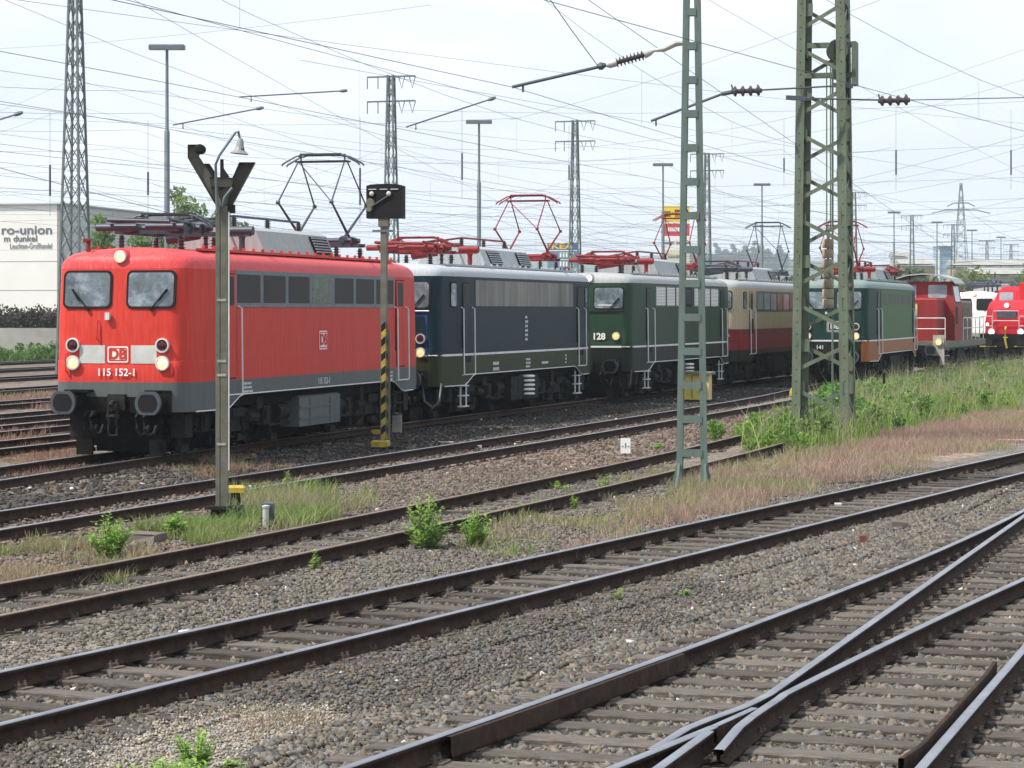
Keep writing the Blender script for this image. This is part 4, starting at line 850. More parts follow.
# 7 white electric in the distance
def sw7(ly): return [(3.6+i*1.9, 5.2+i*1.9, 2.9, 3.55, 'glass_dark', 'steel') for i in range(5)]
r7 = locomotive('electric_locomotive', 'white electric locomotive with folded black pantograph behind the faded red diesel', 'locomotive', 28.9, 157, .36, dict(
    body='white', skirt='conc', roof='white', walk='dark2', lamps=[(2.35, .09, 'glass_dark')], toplamp='lamp_orange', ws='glass_dark', sidewin=sw7, panto='panto', strip='panto', hand='steel', up='none'))[0]
# 8 bright red diesel facing the camera
def diesel2():
    tan = .34; root = empty('diesel_locomotive', (27.75, 141, 0), -math.atan(tan), 'bright red modern diesel locomotive with white lights at the right edge', 'locomotive', 'locomotives parked nose to tail')
    m = MB(); m.box((0, 7.6, 1.35), (3.0, 14, .30)); m.box((0, .8, 1.02), (2.9, .3, .55)); m.build('frame', M['dark'], root)
    h = MB(); rings = [(-.05, 1.5, 1.18), (-.05, 2.2, 1.18), (.12, 2.9, 1.08), (.35, 3.25, .98), (.8, 3.42, .85)]; N = 4
    for dy, z, w in rings: h.v += [(-w, .95+dy, z), (w, .95+dy, z), (w, 6.2, z), (-w, 6.2, z)]
    for k in range(4): h.f += [(k*4+i, k*4+(i+1) % 4, k*4+4+(i+1) % 4, k*4+4+i) for i in range(4)]
    h.f.append((16, 17, 18, 19)); h.m = [0]*len(h.f); h.build('front_hood', M['bright_red'], root)
    c = MB(); c.v = [(x, y, z) for z, w, a in ((1.5, 1.45, 0), (3.2, 1.45, 0), (4.0, 1.2, .3), (4.25, .9, .7)) for x, y in ((-w, 6.2+a), (w, 6.2+a), (w, 9.2-a), (-w, 9.2-a))]
    for k in range(3): c.f += [(k*4+i, k*4+(i+1) % 4, k*4+4+(i+1) % 4, k*4+4+i) for i in range(4)]
    c.f.append((12, 13, 14, 15)); c.m = [0]*len(c.f); cab = c.build('cab', M['bright_red'], root)
    for x in (-.72, .62):
        w = MB(); w.panel(rrect(x, 3.62, .8, .55, .08), lambda u, v, t: (u, 6.2+.375*max(0, v-3.2)-t, v), -.02, .02); w.build('cab_window', M['palewin'], cab)
    b = MB(); b.box((0, 11.5, 2.4), (2.3, 4.6, 1.8)); b.build('rear_hood', M['bright_red'], root)
    e = MB(); e.cham((.55, 5.2, 3.7), (.62, .7, 1.5), .06); e.build('exhaust_stack', M['bright_red'], root)
    g = MB(); g.box((0, .97, 2.62), (1.1, .10, .42)); g.build('front_grille', M['steel'], root)
    for s in (-1, 1): lamp(root, s*.82, 1.62, .16, 'lamp_white', .90); lamp(root, s*1.05, 2.05, .08, 'lamp_white', .92) if s < 0 else None
    lamp(root, 0, 3.12, .12, 'lamp_white', 1.15)
    hr = MB()
    for z in (1.95, 2.5): hr.tube([(-1.45, .7, z), (-.75, .7, z), (-.7, .7, z+.3), (.7, .7, z+.3), (.75, .7, z), (1.45, .7, z)], .025, 5)
    for x in (-1.45, -.75, .75, 1.45): hr.tube([(x, .7, 1.5), (x, .7, 2.5)], .025, 5)
    for s in (-1, 1):
        hr.tube([(s*1.45, .7, 2.5), (s*1.45, 6.2, 2.5)], .025, 5)
        for y in (2, 3.4, 4.8): hr.tube([(s*1.45, y, 1.5), (s*1.45, y, 2.5)], .025, 5)
    hr.build('railing', M['porc'], root, 50)
    cp = MB(); cp.tube([(0, .75, 1.9), (.0, .5, 1.75), (0, .45, 1.2), (.1, .5, .7)], .06, 7); cp.tube([(-.12, .5, 1.3), (.14, .5, 1.3)], .04, 6); cp.build('yellow_coupling', M['yellow'], root, 40)
    q = MB(); q.bar((-1.45, .62, .80), (-.5, .62, .80), .04, .06); q.bar((.5, .62, .80), (1.45, .62, .80), .04, .06); q.build('yellow_edge', M['yellow'], root)
    buffers(root, 0, -1, 'dark'); bogie(root, 3.4, 2.4); bogie(root, 11.8, 2.4)
diesel2()
# ------------------------------------------------------------ masts, signals and small trackside things
def lattice(name, label, x, y, z0, H, w0, w1, nb, m, group, rot=0.0, leg=.09, lace=.05, arms=(), cat='mast', double=False):
    root = empty(name, (x, y, z0), rot, label, cat, group); b = MB(); lc = MB()
    wz = lambda z: (w0+(w1-w0)*z/H)/2
    for sx in (-1, 1):
        for sy in (-1, 1): b.bar((sx*wz(0), sy*wz(0), 0), (sx*wz(H), sy*wz(H), H), leg, leg)
    zz = np.linspace(0, H, nb+1)
    for i in range(nb):
        a, c = wz(zz[i]), wz(zz[i+1])
        for k, (p, q) in enumerate((((-1, -1), (1, -1)), ((1, -1), (1, 1)), ((1, 1), (-1, 1)), ((-1, 1), (-1, -1)))):
            f = i % 2
            if double or f == 0: lc.bar((p[0]*a, p[1]*a, zz[i]), (q[0]*c, q[1]*c, zz[i+1]), lace, lace*.5)
            if double or f == 1: lc.bar((q[0]*a, q[1]*a, zz[i]), (p[0]*c, p[1]*c, zz[i+1]), lace, lace*.5)
    b.build('corner_leg', M[m], root); lc.build('lacing', M[m], root)
    for (z, l, drop) in arms:
        q = MB(); q.bar((-l, 0, z), (l, 0, z), .10, .10)
        for u in (-l, -l*.55): q.tube([(u, 0, z), (u, 0, z-drop)], .035, 5)
        for u in (l*.45, l*.9): q.tube([(u-.14*drop*2, 0, z), (u, 0, z-drop), (u+.14*drop*2, 0, z)], .035, 5)
        q.build('cross_arm', M[m], root)
    return root
# tower mast with four riveted legs in front of the row
pm = P(823, 441); wM = 1.32; rotM = -.26
def tower():
    root = empty('tower_mast', (pm.x+.08, pm.y+.5, GZ), rotM, 'thick green riveted lattice tower mast standing in the tall weeds', 'mast', None)
    H, w0, w1 = 11.0, wM/2, wM/2*.80; wz = lambda z: w0+(w1-w0)*z/H; leg = .20
    for sx in (-1, 1):
        for sy in (-1, 1):
            q = MB(); a, b = wz(-.2), wz(H)
            for (ox, oy, wx, wy) in ((0, 0, leg, .022), (-sx*(leg/2-.011), -sy*(0), .022, leg)):
                pass
            # an angle profile: two flanges meeting at the outer corner
            q.v = []; 
            for z, w in ((-.2, a), (H, b)):
                X, Y = sx*w, sy*w; t = .02
                q.v += [(X, Y, z), (X-sx*leg, Y, z), (X-sx*leg, Y-sy*t, z), (X-sx*t, Y-sy*t, z), (X-sx*t, Y-sy*leg, z), (X, Y-sy*leg, z)]
            q.f = [(i, (i+1) % 6, 6+(i+1) % 6, 6+i) for i in range(6)]+[tuple(range(6)), tuple(range(11, 5, -1))]; q.m = [0]*8
            o = q.build('corner_leg', M['mast_green'], root)
            rv = MB()
            for z in np.arange(.3, H, .27):
                w = wz(z); rv.lathe((sx*w-sx*leg*.45, sy*w, z), (0, sy, 0), [(0, .020), (.012, .016), (.016, .004)], 6); rv.lathe((sx*w, sy*w-sy*leg*.45, z), (sx, 0, 0), [(0, .020), (.012, .016), (.016, .004)], 6)
            rv.build('rivet', M['mast_green'], o)
    per = 1.95
    faces = (((-1, -1), (1, -1), (0, -1)), ((1, -1), (1, 1), (1, 0)), ((1, 1), (-1, 1), (0, 1)), ((-1, 1), (-1, -1), (-1, 0)))
    for k, (p, q_, nrm) in enumerate(faces):
        z = -.35+(0.0); i = 0; b = MB()
        while z < H-.3:
            za, zc = max(z, .0), min(z+.57, H); a, c = wz(za)-.05, wz(zc)-.05
            s, e = (p, q_) if i % 2 == 0 else (q_, p); nx, ny = nrm[0]*.012, nrm[1]*.012
            b.bar((s[0]*a-nrm[0]*.02, s[1]*a-nrm[1]*.02, za), (e[0]*c-nrm[0]*.02, e[1]*c-nrm[1]*.02, zc), .015 if nrm[1] == 0 else .11, .11 if nrm[1] == 0 else .11, 0, (nrm[0], nrm[1], 0)) if False else b.bar((s[0]*a+nrm[0]*(-.005), s[1]*a+nrm[1]*(-.005), za), (e[0]*c+nrm[0]*(-.005), e[1]*c+nrm[1]*(-.005), zc), .088, .016, 0, (nrm[0], nrm[1], 0))
            gz = zc; b.box((e[0]*(c-.06)-nrm[0]*.012, e[1]*(c-.06)-nrm[1]*.012, gz), (.24 if nrm[0] == 0 else .014, .24 if nrm[1] == 0 else .014, .30))
            z += per/2; i += 1
        b.build('lacing', M['mast_green'], root)
    zt = 2.8+(311-48)/F*pm.y-GZ-.2
    w = MB()
    for z in (zt-.35, zt+.35): w.box((0, .35, z), (1.2, .12, .12))
    w.box((.32, .25, zt), (.22, .3, .9)); w.lathe((.30, .1, zt+.2), (0, 1, 0), [(0, .24), (.06, .27), (.12, .24)], 18); w.box((.68, .3, zt-.1), (.1, .5, 1.0)); w.build('wheel_tensioner', M['mast_green'], root)
    return root
tow = tower()
def weights():
    yb = pm.y+1.55; c = A(828, 285, yb); o = empty('tension_weights', (c.x, c.y, 0), 0, 'tan concrete cylinder weights hanging on rods inside the lattice tower mast', 'counterweight')
    z0, z1 = CAMZ-(308-YH)/F*yb, CAMZ-(238-YH)/F*yb
    n = 7
    for i in range(n):
        w = MB(); a, b = z0+(z1-z0)*i/n, z0+(z1-z0)*(i+1)/n-.025; w.lathe((0, 0, a), (0, 0, 1), [(0, .12), (.02, .135), (b-a-.02, .135), (b-a, .12)], 18); w.build('weight_disc', M['tan_conc'], o, 40)
    r = MB(); r.tube([(0, 0, z0-.1), (0, 0, z1+.2)], .03, 6); zt = CAMZ-(60-YH)/F*yb
    r.tube([(-.03, 0, z1+.15), (-.03, 0, zt)], .016, 5); r.tube([(.06, 0, z1+.15), (.06, 0, zt)], .016, 5); r.build('pull_rod', M['mast_green'], o)
    g = MB(); g.tube([(.12, .1, GZ), (.12, .1, zt)], .025, 6); g.build('guide_rod', M['mast_green2'], o)
weights()
# ladder-like flat mast
def flat_mast():
    p = P(692, 487); root = empty('flat_mast', (p.x, p.y, GZ), -.12, 'slender green ladder like mast of two uprights joined by flat rungs', 'mast')
    H = 10.2; wz = lambda z: .195-.145*z/H
    for s in (-1, 1):
        q = MB()
        for (dx, w, t) in ((0, .022, .19),): q.bar((s*wz(0), 0, 0), (s*wz(H), 0, H), .085, .10, 0, (0, 1, 0))
        for d in (-.055, .055): q.bar((s*(wz(0)+.02), d, 0), (s*(wz(H)+.02), d, H), .10, .014, 0, (0, 1, 0))
        q.build('upright', M['mast_green2'], root)
        f = MB(); f.add([(s*(wz(0)+.05), -.03, .42), (s*(wz(0)+.05), .03, .42), (s*(wz(0)+.17), .03, -.02), (s*(wz(0)+.17), -.03, -.02), (s*(wz(0)-.06), -.03, -.02), (s*(wz(0)-.06), .03, -.02)], [(0, 1, 2, 3), (0, 3, 4), (1, 5, 2), (4, 5, 1, 0), (3, 2, 5, 4)])
        f.bar((s*(wz(0)+.02), -.09, .4), (s*(wz(0)+.05), -.24, -.02), .04, .03); f.box((s*(wz(0)+.02), 0, -.02), (.32, .36, .05)); f.build('foot_plate', M['mast_green2'], root)
    Y = p.y
    for y in np.arange(453, -60, -33.9):
        z = CAMZ-(y-YH)/F*Y-GZ; q = MB(); q.box((0, -.068, z), (2*wz(z)-.02, .014, .125)); q.box((0, .068, z), (2*wz(z)-.02, .014, .125)); q.build('rung', M['mast_green2'], root)
    b = MB(); b.cham((0, .1, -.10), (1.0, .9, .16), .03); b.build('foundation', M['conc'], root)
    return root
flat = flat_mast()
# signal post with V shaped route board and gooseneck lamp
M['vdark'] = mat('board_dark', (.11, .10, .085), .7, var=.3)
M['shade'] = mat('shade_grey', (.22, .23, .23), .5, var=.2)
def signal_post():
    p = P(222, 521); Y = p.y; s = Y/F; root = empty('signal_post', (p.x, p.y, GZ), 0, 'olive signal post with V shaped board and small gooseneck lamp beside the red locomotive', 'signal')
    zz = lambda y: CAMZ-(y-YH)*s-GZ; xx = lambda x: (x-222)*s
    q = MB(); q.bar((-.055, 0, 0), (-.055, 0, zz(206)), .06, .12); q.bar((.035, 0, 0), (.035, 0, zz(206)), .10, .12); q.build('post', M['post'], root)
    q = MB(); q.tube([(.105, -.07, zz(470)), (.105, -.07, zz(212))], .009, 6); q.build('cable_conduit', M['chrome'], root)
    for y in (300, 361, 375, 444):
        q = MB(); q.box((-.0, -.062, zz(y)), (.13, .010, .035)); q.build('cable_clip', M['conc'], root)
    # V board: two tapering arms, a bit of depth
    def arm(pts, t0, t1, m, nm):
        q = MB(); q.panel([(xx(x), zz(y)) for x, y in pts], lambda u, v, t: (u, t, v), t0, t1); return q.build(nm, M[m], root)
    arm([(187.8, 144.6), (198, 144.5), (201, 150), (198.5, 156), (205, 166), (213, 178), (222, 190), (224, 206), (216, 206), (187.8, 158)][::-1], -.02, .07, 'post', 'board_arm')
    arm([(239.4, 162.3), (255, 162.3), (231, 207), (222.5, 206), (219.5, 190), (229, 186)][::-1], -.03, .12, 'vdark', 'board_arm')
    arm([(202.4, 163.3), (208.6, 163.3), (215.4, 173.7), (214, 179.5)][::-1], .06, .14, 'vdark', 'board_fin'); arm([(219.6, 159), (222.7, 159), (223, 168), (229, 177), (219.6, 177)][::-1], .06, .12, 'vdark', 'board_fin')
    arm([(211, 187), (232, 187), (227, 206), (217, 206)], -.025, .0, 'post', 'centre_plate')
    arm([(210, 177), (234, 178), (232, 187), (212, 187)], -.07, -.03, 'post', 'cross_plate')
    q = MB(); q.lathe((xx(200), -.05, zz(149)), (0, 1, 0), [(0, .05), (.02, .07), (.2, .07)], 14); q.build('lens_hood', M['dark2'], root)
    q = MB(); q.tube([(xx(218), -.10, zz(214)), (xx(216.5), -.1, zz(165)), (xx(220), -.1, zz(156)), (xx(236), -.1, zz(133)), (xx(239), -.1, zz(132)), (xx(241), -.1, zz(140))], .020, 7); q.tube([(xx(223), -.08, zz(208)), (xx(225), -.08, zz(198)), (xx(233), -.08, zz(188))], .022, 6); q.build('lamp_bracket', M['pole_grey'], root, 50)
    q = MB(); q.lathe((xx(241.5), -.1, zz(139)), (-.10, 0, -1), [(0, .03), (.04, .045), (.10, .055), (.16, .07), (.20, .12), (.215, .135), (.22, .125)], 18); o = q.build('lamp_shade', M['shade'], root, 40)
    q = MB(); q.lathe((xx(241), -.1, zz(146)), (-.10, 0, -1), [(0, .05), (.06, .07), (.10, .05), (.12, .01)], 14); q.build('bulb_cover', M['glass_dark'], o, True)
    q = MB(); q.box((.12, .02, zz(209)), (.12, .14, .12)); q.build('junction_box', M['dark2'], root)
    q = MB(); q.cham((.08, .05, .04), (.44, .44, .34), .02); q.box((-.02, -.2, .20), (.40, .06, .05)); q.build('base_box', M['dark2'], root)
    d = P(236, 515); e = empty('junction_stand', (d.x, d.y, GZ), 0, 'small yellow topped cable stand at the foot of the V board post', 'cable stand')
    k = MB()
    for x, y in ((-.08, -.05), (.07, -.06), (.02, .06), (-.03, 0)): k.tube([(x*.6, y*.6, .34), (x*1.1, y, .0)], .016, 6)
    k.build('cable', M['black'], e); k = MB(); k.cham((0, 0, .38), (.26, .22, .10), .03); k.build('yellow_cap', M['yellow'], e)
signal_post()
# dwarf light signal on a striped post
def light_signal():
    p = P(384, 447); Y = p.y; s = Y/F; root = empty('light_signal', (p.x, p.y, GZ), -.18, 'black light signal box on a post with yellow and black stripes', 'signal')
    zz = lambda y: CAMZ-(y-YH)*s-GZ
    q = MB(); q.bar((0, 0, 0), (0, 0, zz(216)), .13, .13, 0); q.bar((.10, .05, 0), (.10, .05, zz(330)), .05, .05, 0); q.build('post', M['post'], root)
    st = MB(); z = .10; i = 0
    while z < zz(330):
        for (m, ) in ((i % 2,),): st.add([(-.05, -.068, z), (.05, -.068, z+.09), (.05, -.068, z+.09+.16), (-.05, -.068, z+.16)], [(0, 1, 2, 3)], m); st.add([(.068, -.05, z+.09), (.068, .05, z+.0), (.068, .05, z+.16), (.068, -.05, z+.25)], [(0, 1, 2, 3)], m)
        z += .16; i += 1
    st.build('hazard_stripes', [M['yellow'], M['black']], root)
    h = MB(); z0, z1 = zz(218.5), zz(185); w = .80; n = 8
    prof = [(-w/2, z0), (w/2, z0), (w/2, z1-.02)]+[(w/2-w*i/n, z1+.02*math.sin(math.pi*i/n)) for i in range(1, n)]+[(-w/2, z1-.02)]
    h.panel(prof, lambda u, v, t: (u+.03, t, v), .22, -.12); hb = h.build('signal_box', M['black'], root)
    for (x, y, r) in ((-.24, 194, .06), (.14, 194, .06)):
        l = MB(); l.lathe((x, -.12, zz(y)), (0, -1, 0), [(0, r*1.1), (.03, r*1.1), (.031, r*.9)], 16); l.build('lens_ring', M['dark2'], hb, 40); l = MB(); l.lathe((x, -.15, zz(y)), (0, -1, 0), [(0, r*.92), (.012, r*.8), (.02, .01)], 16); l.build('lens', M['porc'], hb, True)
    b = MB(); b.bar((-.30, -.14, zz(208)), (.12, -.14, zz(196)), .03, .02); b.lathe((-.28, -.13, zz(203)), (0, -1, 0), [(0, .10), (.03, .09)], 14); b.lathe((-.30, -.13, zz(209)), (0, -1, 0), [(0, .07), (.03, .06)], 10); b.build('semaphore_disc', M['post'], hb, 40)
    for x in (-.25, .0, .24): 
        b = MB(); b.box((x+.02, -.128, zz(189.5)), (.17, .02, .015)); b.build('hood_edge', M['line'], hb)
    b = MB(); b.bar((-.24, -.06, zz(231)), (.22, -.06, zz(231)), .05, .05); b.build('cross_bracket', M['pole_grey'], root)
    b = MB(); b.box((0, 0, zz(222)), (.22, .2, .2)); b.build('neck', M['post'], root)
    f = MB(); f.cham((-.04, -.15, .08), (.36, .3, .14), .02); f.build('foot_cover', M['yellow'], root); f = MB(); f.cham((.02, .0, -.02), (.5, .5, .10), .02); f.build('foundation', M['dark2'], root)
    c = P(397, 432); k = MB(); k.cham((0, 0, .22), (.24, .16, .50), .03); k.box((0, -.09, .3), (.18, .02, .2)); tag(k.build('cable_box', M['conc'], None, loc=(c.x, c.y, GZ)), 'pale grey cable box behind the striped signal post', 'cable box')
    c = P(373, 434); k = MB(); k.cham((0, 0, .06), (.34, .2, .10), .03); k.box((0, 0, .0), (.3, .16, .1)); tag(k.build('cover_block', M['yellow'], None, loc=(c.x, c.y, GZ)), 'small dull yellow block left of the striped signal post foot', 'block')
light_signal()
def cabinet():
    p = P(697, 402); s = p.y/F; root = empty('trackside_cabinet', (p.x, p.y, GZ), -.3, 'yellow trackside cabinet with flat brown lid seen through the ladder like mast', 'cabinet')
    q = MB(); q.box((-.12, 0, .48), (.62, .4, .80)); q.build('door_panel', M['yellow_clean'], root); q = MB(); q.box((.32, .03, .48), (.24, .44, .84)); q.build('side_panel', M['cream'], root)
    q = MB(); q.cham((.03, 0, .95), (1.05, .62, .10), .03); q.build('lid', M['post'], root); q = MB(); q.box((-.12, -.203, .5), (.03, .02, .74)); q.build('door_seam', M['post'], root)
    q = MB(); q.box((.03, 0, .03), (.9, .5, .1)); q.build('plinth', M['dark2'], root)
cabinet()
def signboard():
    p = P(625.5, 455); root = empty('number_board', (p.x, p.y, GZ), 0, 'small white board with a black 1 standing between the tracks', 'sign')
    q = MB(); q.panel(rrect(0, .19, .205, .31, .012), lambda u, v, t: (u, -t, v), -.01, .01); b = q.build('board', M['white'], root); text('digit', '-1-', .15, Mface(0, -.013, .19), M['black'], b)
    q = MB(); q.bar((0, .03, -.1), (0, .03, .3), .04, .03); q.build('stake', M['dark2'], root)
signboard()
def marker():
    p = P(268, 527); root = empty('marker_post', (p.x, p.y, GZ), 0, 'short grey marker stone with a metal tube in front of the bright grass tuft', 'marker')
    q = MB(); q.cham((0, 0, .14), (.17, .12, .40), .015); q.build('stone', M['steel'], root); q = MB(); q.lathe((-.02, -.10, 0), (0, 0, 1), [(0, .045), (.27, .045), (.275, .055), (.30, .055), (.31, .03)], 12); q.build('tube', M['porc'], root, 40)
marker()
def rock(px, py, d, m, name, label, cat, z=None):
    p = P(px, py); p.z = float(gheight([p.x], [p.y])[0]); mb = MB(); mb.cham((0, 0, d[2]/2-.015), d, min(d)*.15)
    rr = random.Random(px); mb.v = [(x+rr.gauss(0, d[0]*.03), y+rr.gauss(0, d[1]*.03), z_+rr.gauss(0, d[2]*.04)) for x, y, z_ in mb.v]
    o = mb.build(name, M[m], None, loc=p); o.rotation_euler = (0, 0, rr.uniform(-.4, .3)); tag(o, label, cat)
M['dstone'] = mat('dark_stone', (.12, .10, .085), .9, var=.3)
rock(146, 541, (.42, .40, .13), 'dstone', 'concrete_slab', 'flat weathered concrete slab between the two small weeds by the post', 'slab')
M['brick'] = mat('brick_red', (.16, .055, .045), .9, var=.3)
rock(863, 543, (.085, .08, .14), 'brick', 'brick', 'small upright red brown brick on the right hand ballast', 'brick')
rock(899, 529, (.22, .14, .13), 'dstone', 'stone_block', 'dark squared stone block on the ballast right of the red brick', 'stone')
rock(104, 450, (.16, .14, .07), 'cream', 'debris_block', 'pale yellow block lying below the red locomotive buffer', 'debris'); rock(150, 446, (.20, .12, .06), 'conc', 'debris_block', 'grey flat block lying in front of the red locomotive wheels', 'debris')
rock(446, 442, (.36, .2, .06), 'tan_conc', 'plank', 'short tan plank lying beside the dark track', 'plank')
rock(186, 637, (.12, .09, .06), 'white', 'litter', 'crumpled white litter between the rails of the near track', 'litter'); rock(478, 448, (.16, .1, .10), 'white', 'litter', 'white scrap of litter on the dark track in front of the blue locomotive', 'litter')
rock(838, 505, (.12, .10, .09), 'porc', 'litter', 'pale lump of litter between the rails right of the tower mast', 'litter')
rock(1012, 441, (.7, .4, .08), 'conc', 'concrete_slab', 'pale concrete slab in the pink grass at the right edge', 'slab')
def grease():
    p = P(795, 396); root = empty('track_box', (p.x, p.y, GZ), 0, 'tiny yellow domed point box beside the dark track left of the tower mast', 'point box')
    q = MB(); q.lathe((0, 0, 0), (0, 0, 1), [(0, .20), (.15, .20), (.28, .13), (.32, .05)], 14); q.build('dome', M['yellow'], root, 40); q = MB(); q.lathe((0, 0, .31), (0, 0, 1), [(0, .05), (.12, .04)], 8); q.build('stem', M['dark'], root)
grease()
p_ = P(884, 378); q = MB(); q.bar((0, 0, -.1), (0, 0, .95), .08, .08); q.box((0, 0, .97), (.10, .10, .04)); tag(q.build('short_post', M['dark2'], None, loc=(A(884, 374, 80).x, 80, GZ)), 'short dark post sticking out of the tall grass', 'post')

# ------------------------------------------------------------ distant masts and lamps
LM = [(75, -60, 112, 3.6, 'tallest slender lattice mast with close lacing in front of the white building'), (391, 75, 157, 2.3, 'two armed lattice mast right behind the black light signal box'),
      (575, 120, 194, 2.3, 'two armed lattice mast above the blue locomotive rear and the blue sign'), (707, 153, 234, 2.0, 'two armed lattice mast right of the ladder like mast'),
      (854, 192, 312, 2.4, 'lattice mast directly right of the tower mast'), (912, 215, 382, 2.2, 'lattice mast above the faded red diesel cab'), (953, 224, 421, 2.2, 'lattice mast in front of the pale blue tower block'),
      (987, 240, 514, 2.2, 'lattice mast above the white locomotive'), (1011, 244, 545, 2.2, 'lattice mast farthest right above the bright red diesel')]
for i, (px, py, Y, w, lab) in enumerate(LM):
    H = (YH-py)/F*Y+CAMZ+.3; x = (px-512)/F*Y; t = 2.8 if i else 0
    lattice('lattice_mast', lab, x, Y, -.3, H, w*.42 if i else 1.22, .34 if i else .28, int(H/(1.15 if i == 0 else 1.5)), 'mast_far', 'lattice masts along the sidings', -.33, .075+.00012*Y if i else .09, .04+.00008*Y if i else .05,
            () if not i else ((H-.1, 1.6, .75), (H-1.65, 1.6, .75)), double=i < 4)
LP = [(167, 46, 122, 'lamp pole with horizontal light bar behind the V board'), (479, 121, 168, 'lamp pole with horizontal light bar above the blue locomotive'), (663, 164, 217, 'lamp pole left of the ladder like mast by the billboard'), (762, 184, 262, 'lamp pole between the ladder like mast and the tower mast'),
      (894, 212, 350, 'thin lamp pole above the green locomotive with rusty side'), (937, 222, 392, 'thin lamp pole at the left side of the pale blue tower block'), (972, 230, 430, 'thin lamp pole between the tower block and the white locomotive'), (1001, 237, 470, 'thin lamp pole at the far right')]
for px, py, Y, lab in LP:
    H = (YH-py)/F*Y+CAMZ+.3; x = (px-512)/F*Y; root = empty('lamp_pole', (x, Y, -.3), 0, lab, 'lamp pole', 'lamp poles of the yard')
    q = MB(); q.tube([(0, 0, 0), (0, 0, H*.74), (0, 0, H*.745), (0, 0, H)], [.145, .135, .09, .07], 10); q.build('pole', M['pole_grey'], root, 40)
    q = MB(); q.cham((0, 0, H-.05), (1.75, .45, .26), .06); q.build('light_bar', M['pole_grey'], root); q = MB(); q.box((0, 0, H-.185), (1.5, .34, .02)); q.build('diffuser', M['porc'], root)
# transmission pylon far away
def pylon():
    Y = 900; x = (961-512)/F*Y; s = Y/F; H = (YH-183)*s+CAMZ; root = empty('transmission_pylon', (x, Y, 0), 0, 'tall transmission pylon with wide arms on the horizon', 'pylon')
    b = MB()
    for sx in (-1, 1):
        for sy in (-1, 1): b.bar((sx*3.5, sy*3.5, 0), (sx*.3, sy*.3, H), .24, .24)
    for i in range(12):
        z0, z1 = H*i/12, H*(i+1)/12; a, c = 3.5-3.1*i/12, 3.5-3.1*(i+1)/12
        for s_ in (-1, 1): b.bar((-a, s_*a, z0), (c, s_*c, z1), .13, .13); b.bar((a, s_*a, z0), (-c, s_*c, z1), .13, .13)
    b.build('tower', M['pole_grey'], root)
    for (py, l) in ((210, 10.5), (203, 5.0)):
        q = MB(); z = (YH-py)*s+CAMZ; q.bar((-l, 0, z-1.2), (-l*.5, 0, z), .35, .35); q.bar((l, 0, z-1.2), (l*.5, 0, z), .35, .35); q.bar((-l*.55, 0, z), (l*.55, 0, z), .4, .4); q.build('cross_arm', M['pole_grey'], root)
pylon()

# ------------------------------------------------------------ overhead wires
def wirepts(a, b, sag, n): 
    a, b = Vector(a), Vector(b); return [a.lerp(b, i/n)-Vector((0, 0, sag*4*(i/n)*(1-i/n))) for i in range(n+1)]
def catenary(line, ya, span, zc, hm, label, lat=0.0, y1=260, r=.0048):
    root = empty('overhead_line', (0, 0, 0), 0, label, 'overhead line', 'overhead contact lines')
    ys = np.arange(ya, y1, span); c = MB(); m = MB(); first = None
    for i in range(len(ys)-1):
        a = Vector((xat(line, ys[i])+lat, ys[i], zc)); b = Vector((xat(line, ys[i+1])+lat, ys[i+1], zc)); ff = max(1.0, ys[i]/75)
        c.tube([a, b], r*ff, 4, cap=False); mp = wirepts(a+Vector((0, 0, hm)), b+Vector((0, 0, hm)), hm*.62, 10); m.tube(mp, r*.9*ff, 4, cap=False)
        for k in (2, 4, 6, 8) if ys[i] < 190 else ():
            d = MB(); q = a.lerp(b, k/10); d.tube([q, mp[k]], r*.5*ff, 3, cap=False); d.build('dropper', M['wire'], root)
    c.build('contact_wire', M['wire'], root); m.build('messenger_wire', M['wire'], root)
catenary(T2, -4, 34, 6.15, 1.7, 'overhead line above the near track, crossing the tower mast', y1=110)
catenary(T3, -2, 40, 6.2, 1.7, 'overhead line above the rusty track', y1=88)
catenary(T4, -8, 45, 6.3, 1.8, 'overhead line above the blackened track')
catenary(T5, -4, 47, 6.42, 1.8, 'overhead line touching the raised pantograph of the red locomotive')
for i, q in enumerate(('first', 'second', 'third', 'fourth', 'fifth', 'sixth')):
    catenary(LEFT[i], (12.3, 19.6, 26.5, 36, 49, 64)[i], 48, 6.3+.05*i, 1.8, f'overhead line above the {q} siding behind the red locomotive', y1=230 if i < 4 else 215)
def span(a, b, sag, label, r=.0055, name='span_wire'): 
    m = MB(); m.tube(wirepts(a, b, sag, 12), r, 4, cap=False); tag(m.build(name, M['wire']), label, 'wire', 'cross span wires')
for i, (px, py, Y, w, lab) in enumerate(LM[:6]):
    x = (px-512)/F*Y; H = (YH-py)/F*Y+CAMZ if i else 16; dirv = Vector((.952, -.307, 0)); p0 = Vector((x, Y, 0)); 
    for k, (z, sg, nm) in enumerate(((min(H, 14)-.8, 3.6, 'uppermost'), (min(H, 14)-2.0, 3.0, 'upper'), (9.4, .3, 'middle'), (8.1, .2, 'lower'), (6.9, .1, 'lowest'))):
        for sgn, sd_ in ((1, 'right'), (-1, 'left')):
            span(p0+Vector((0, 0, z)), p0+dirv*sgn*(42 if sgn > 0 else 36)+Vector((0, 0, z)), sg, f'{nm} cross span wire {sd_} of the '+('tall mast by the warehouse', 'mast behind the light signal', 'mast over the blue sign', 'mast beside the ladder like mast', 'mast beside the tower mast', 'mast over the diesel cab')[i], .0052*max(1, Y/110))
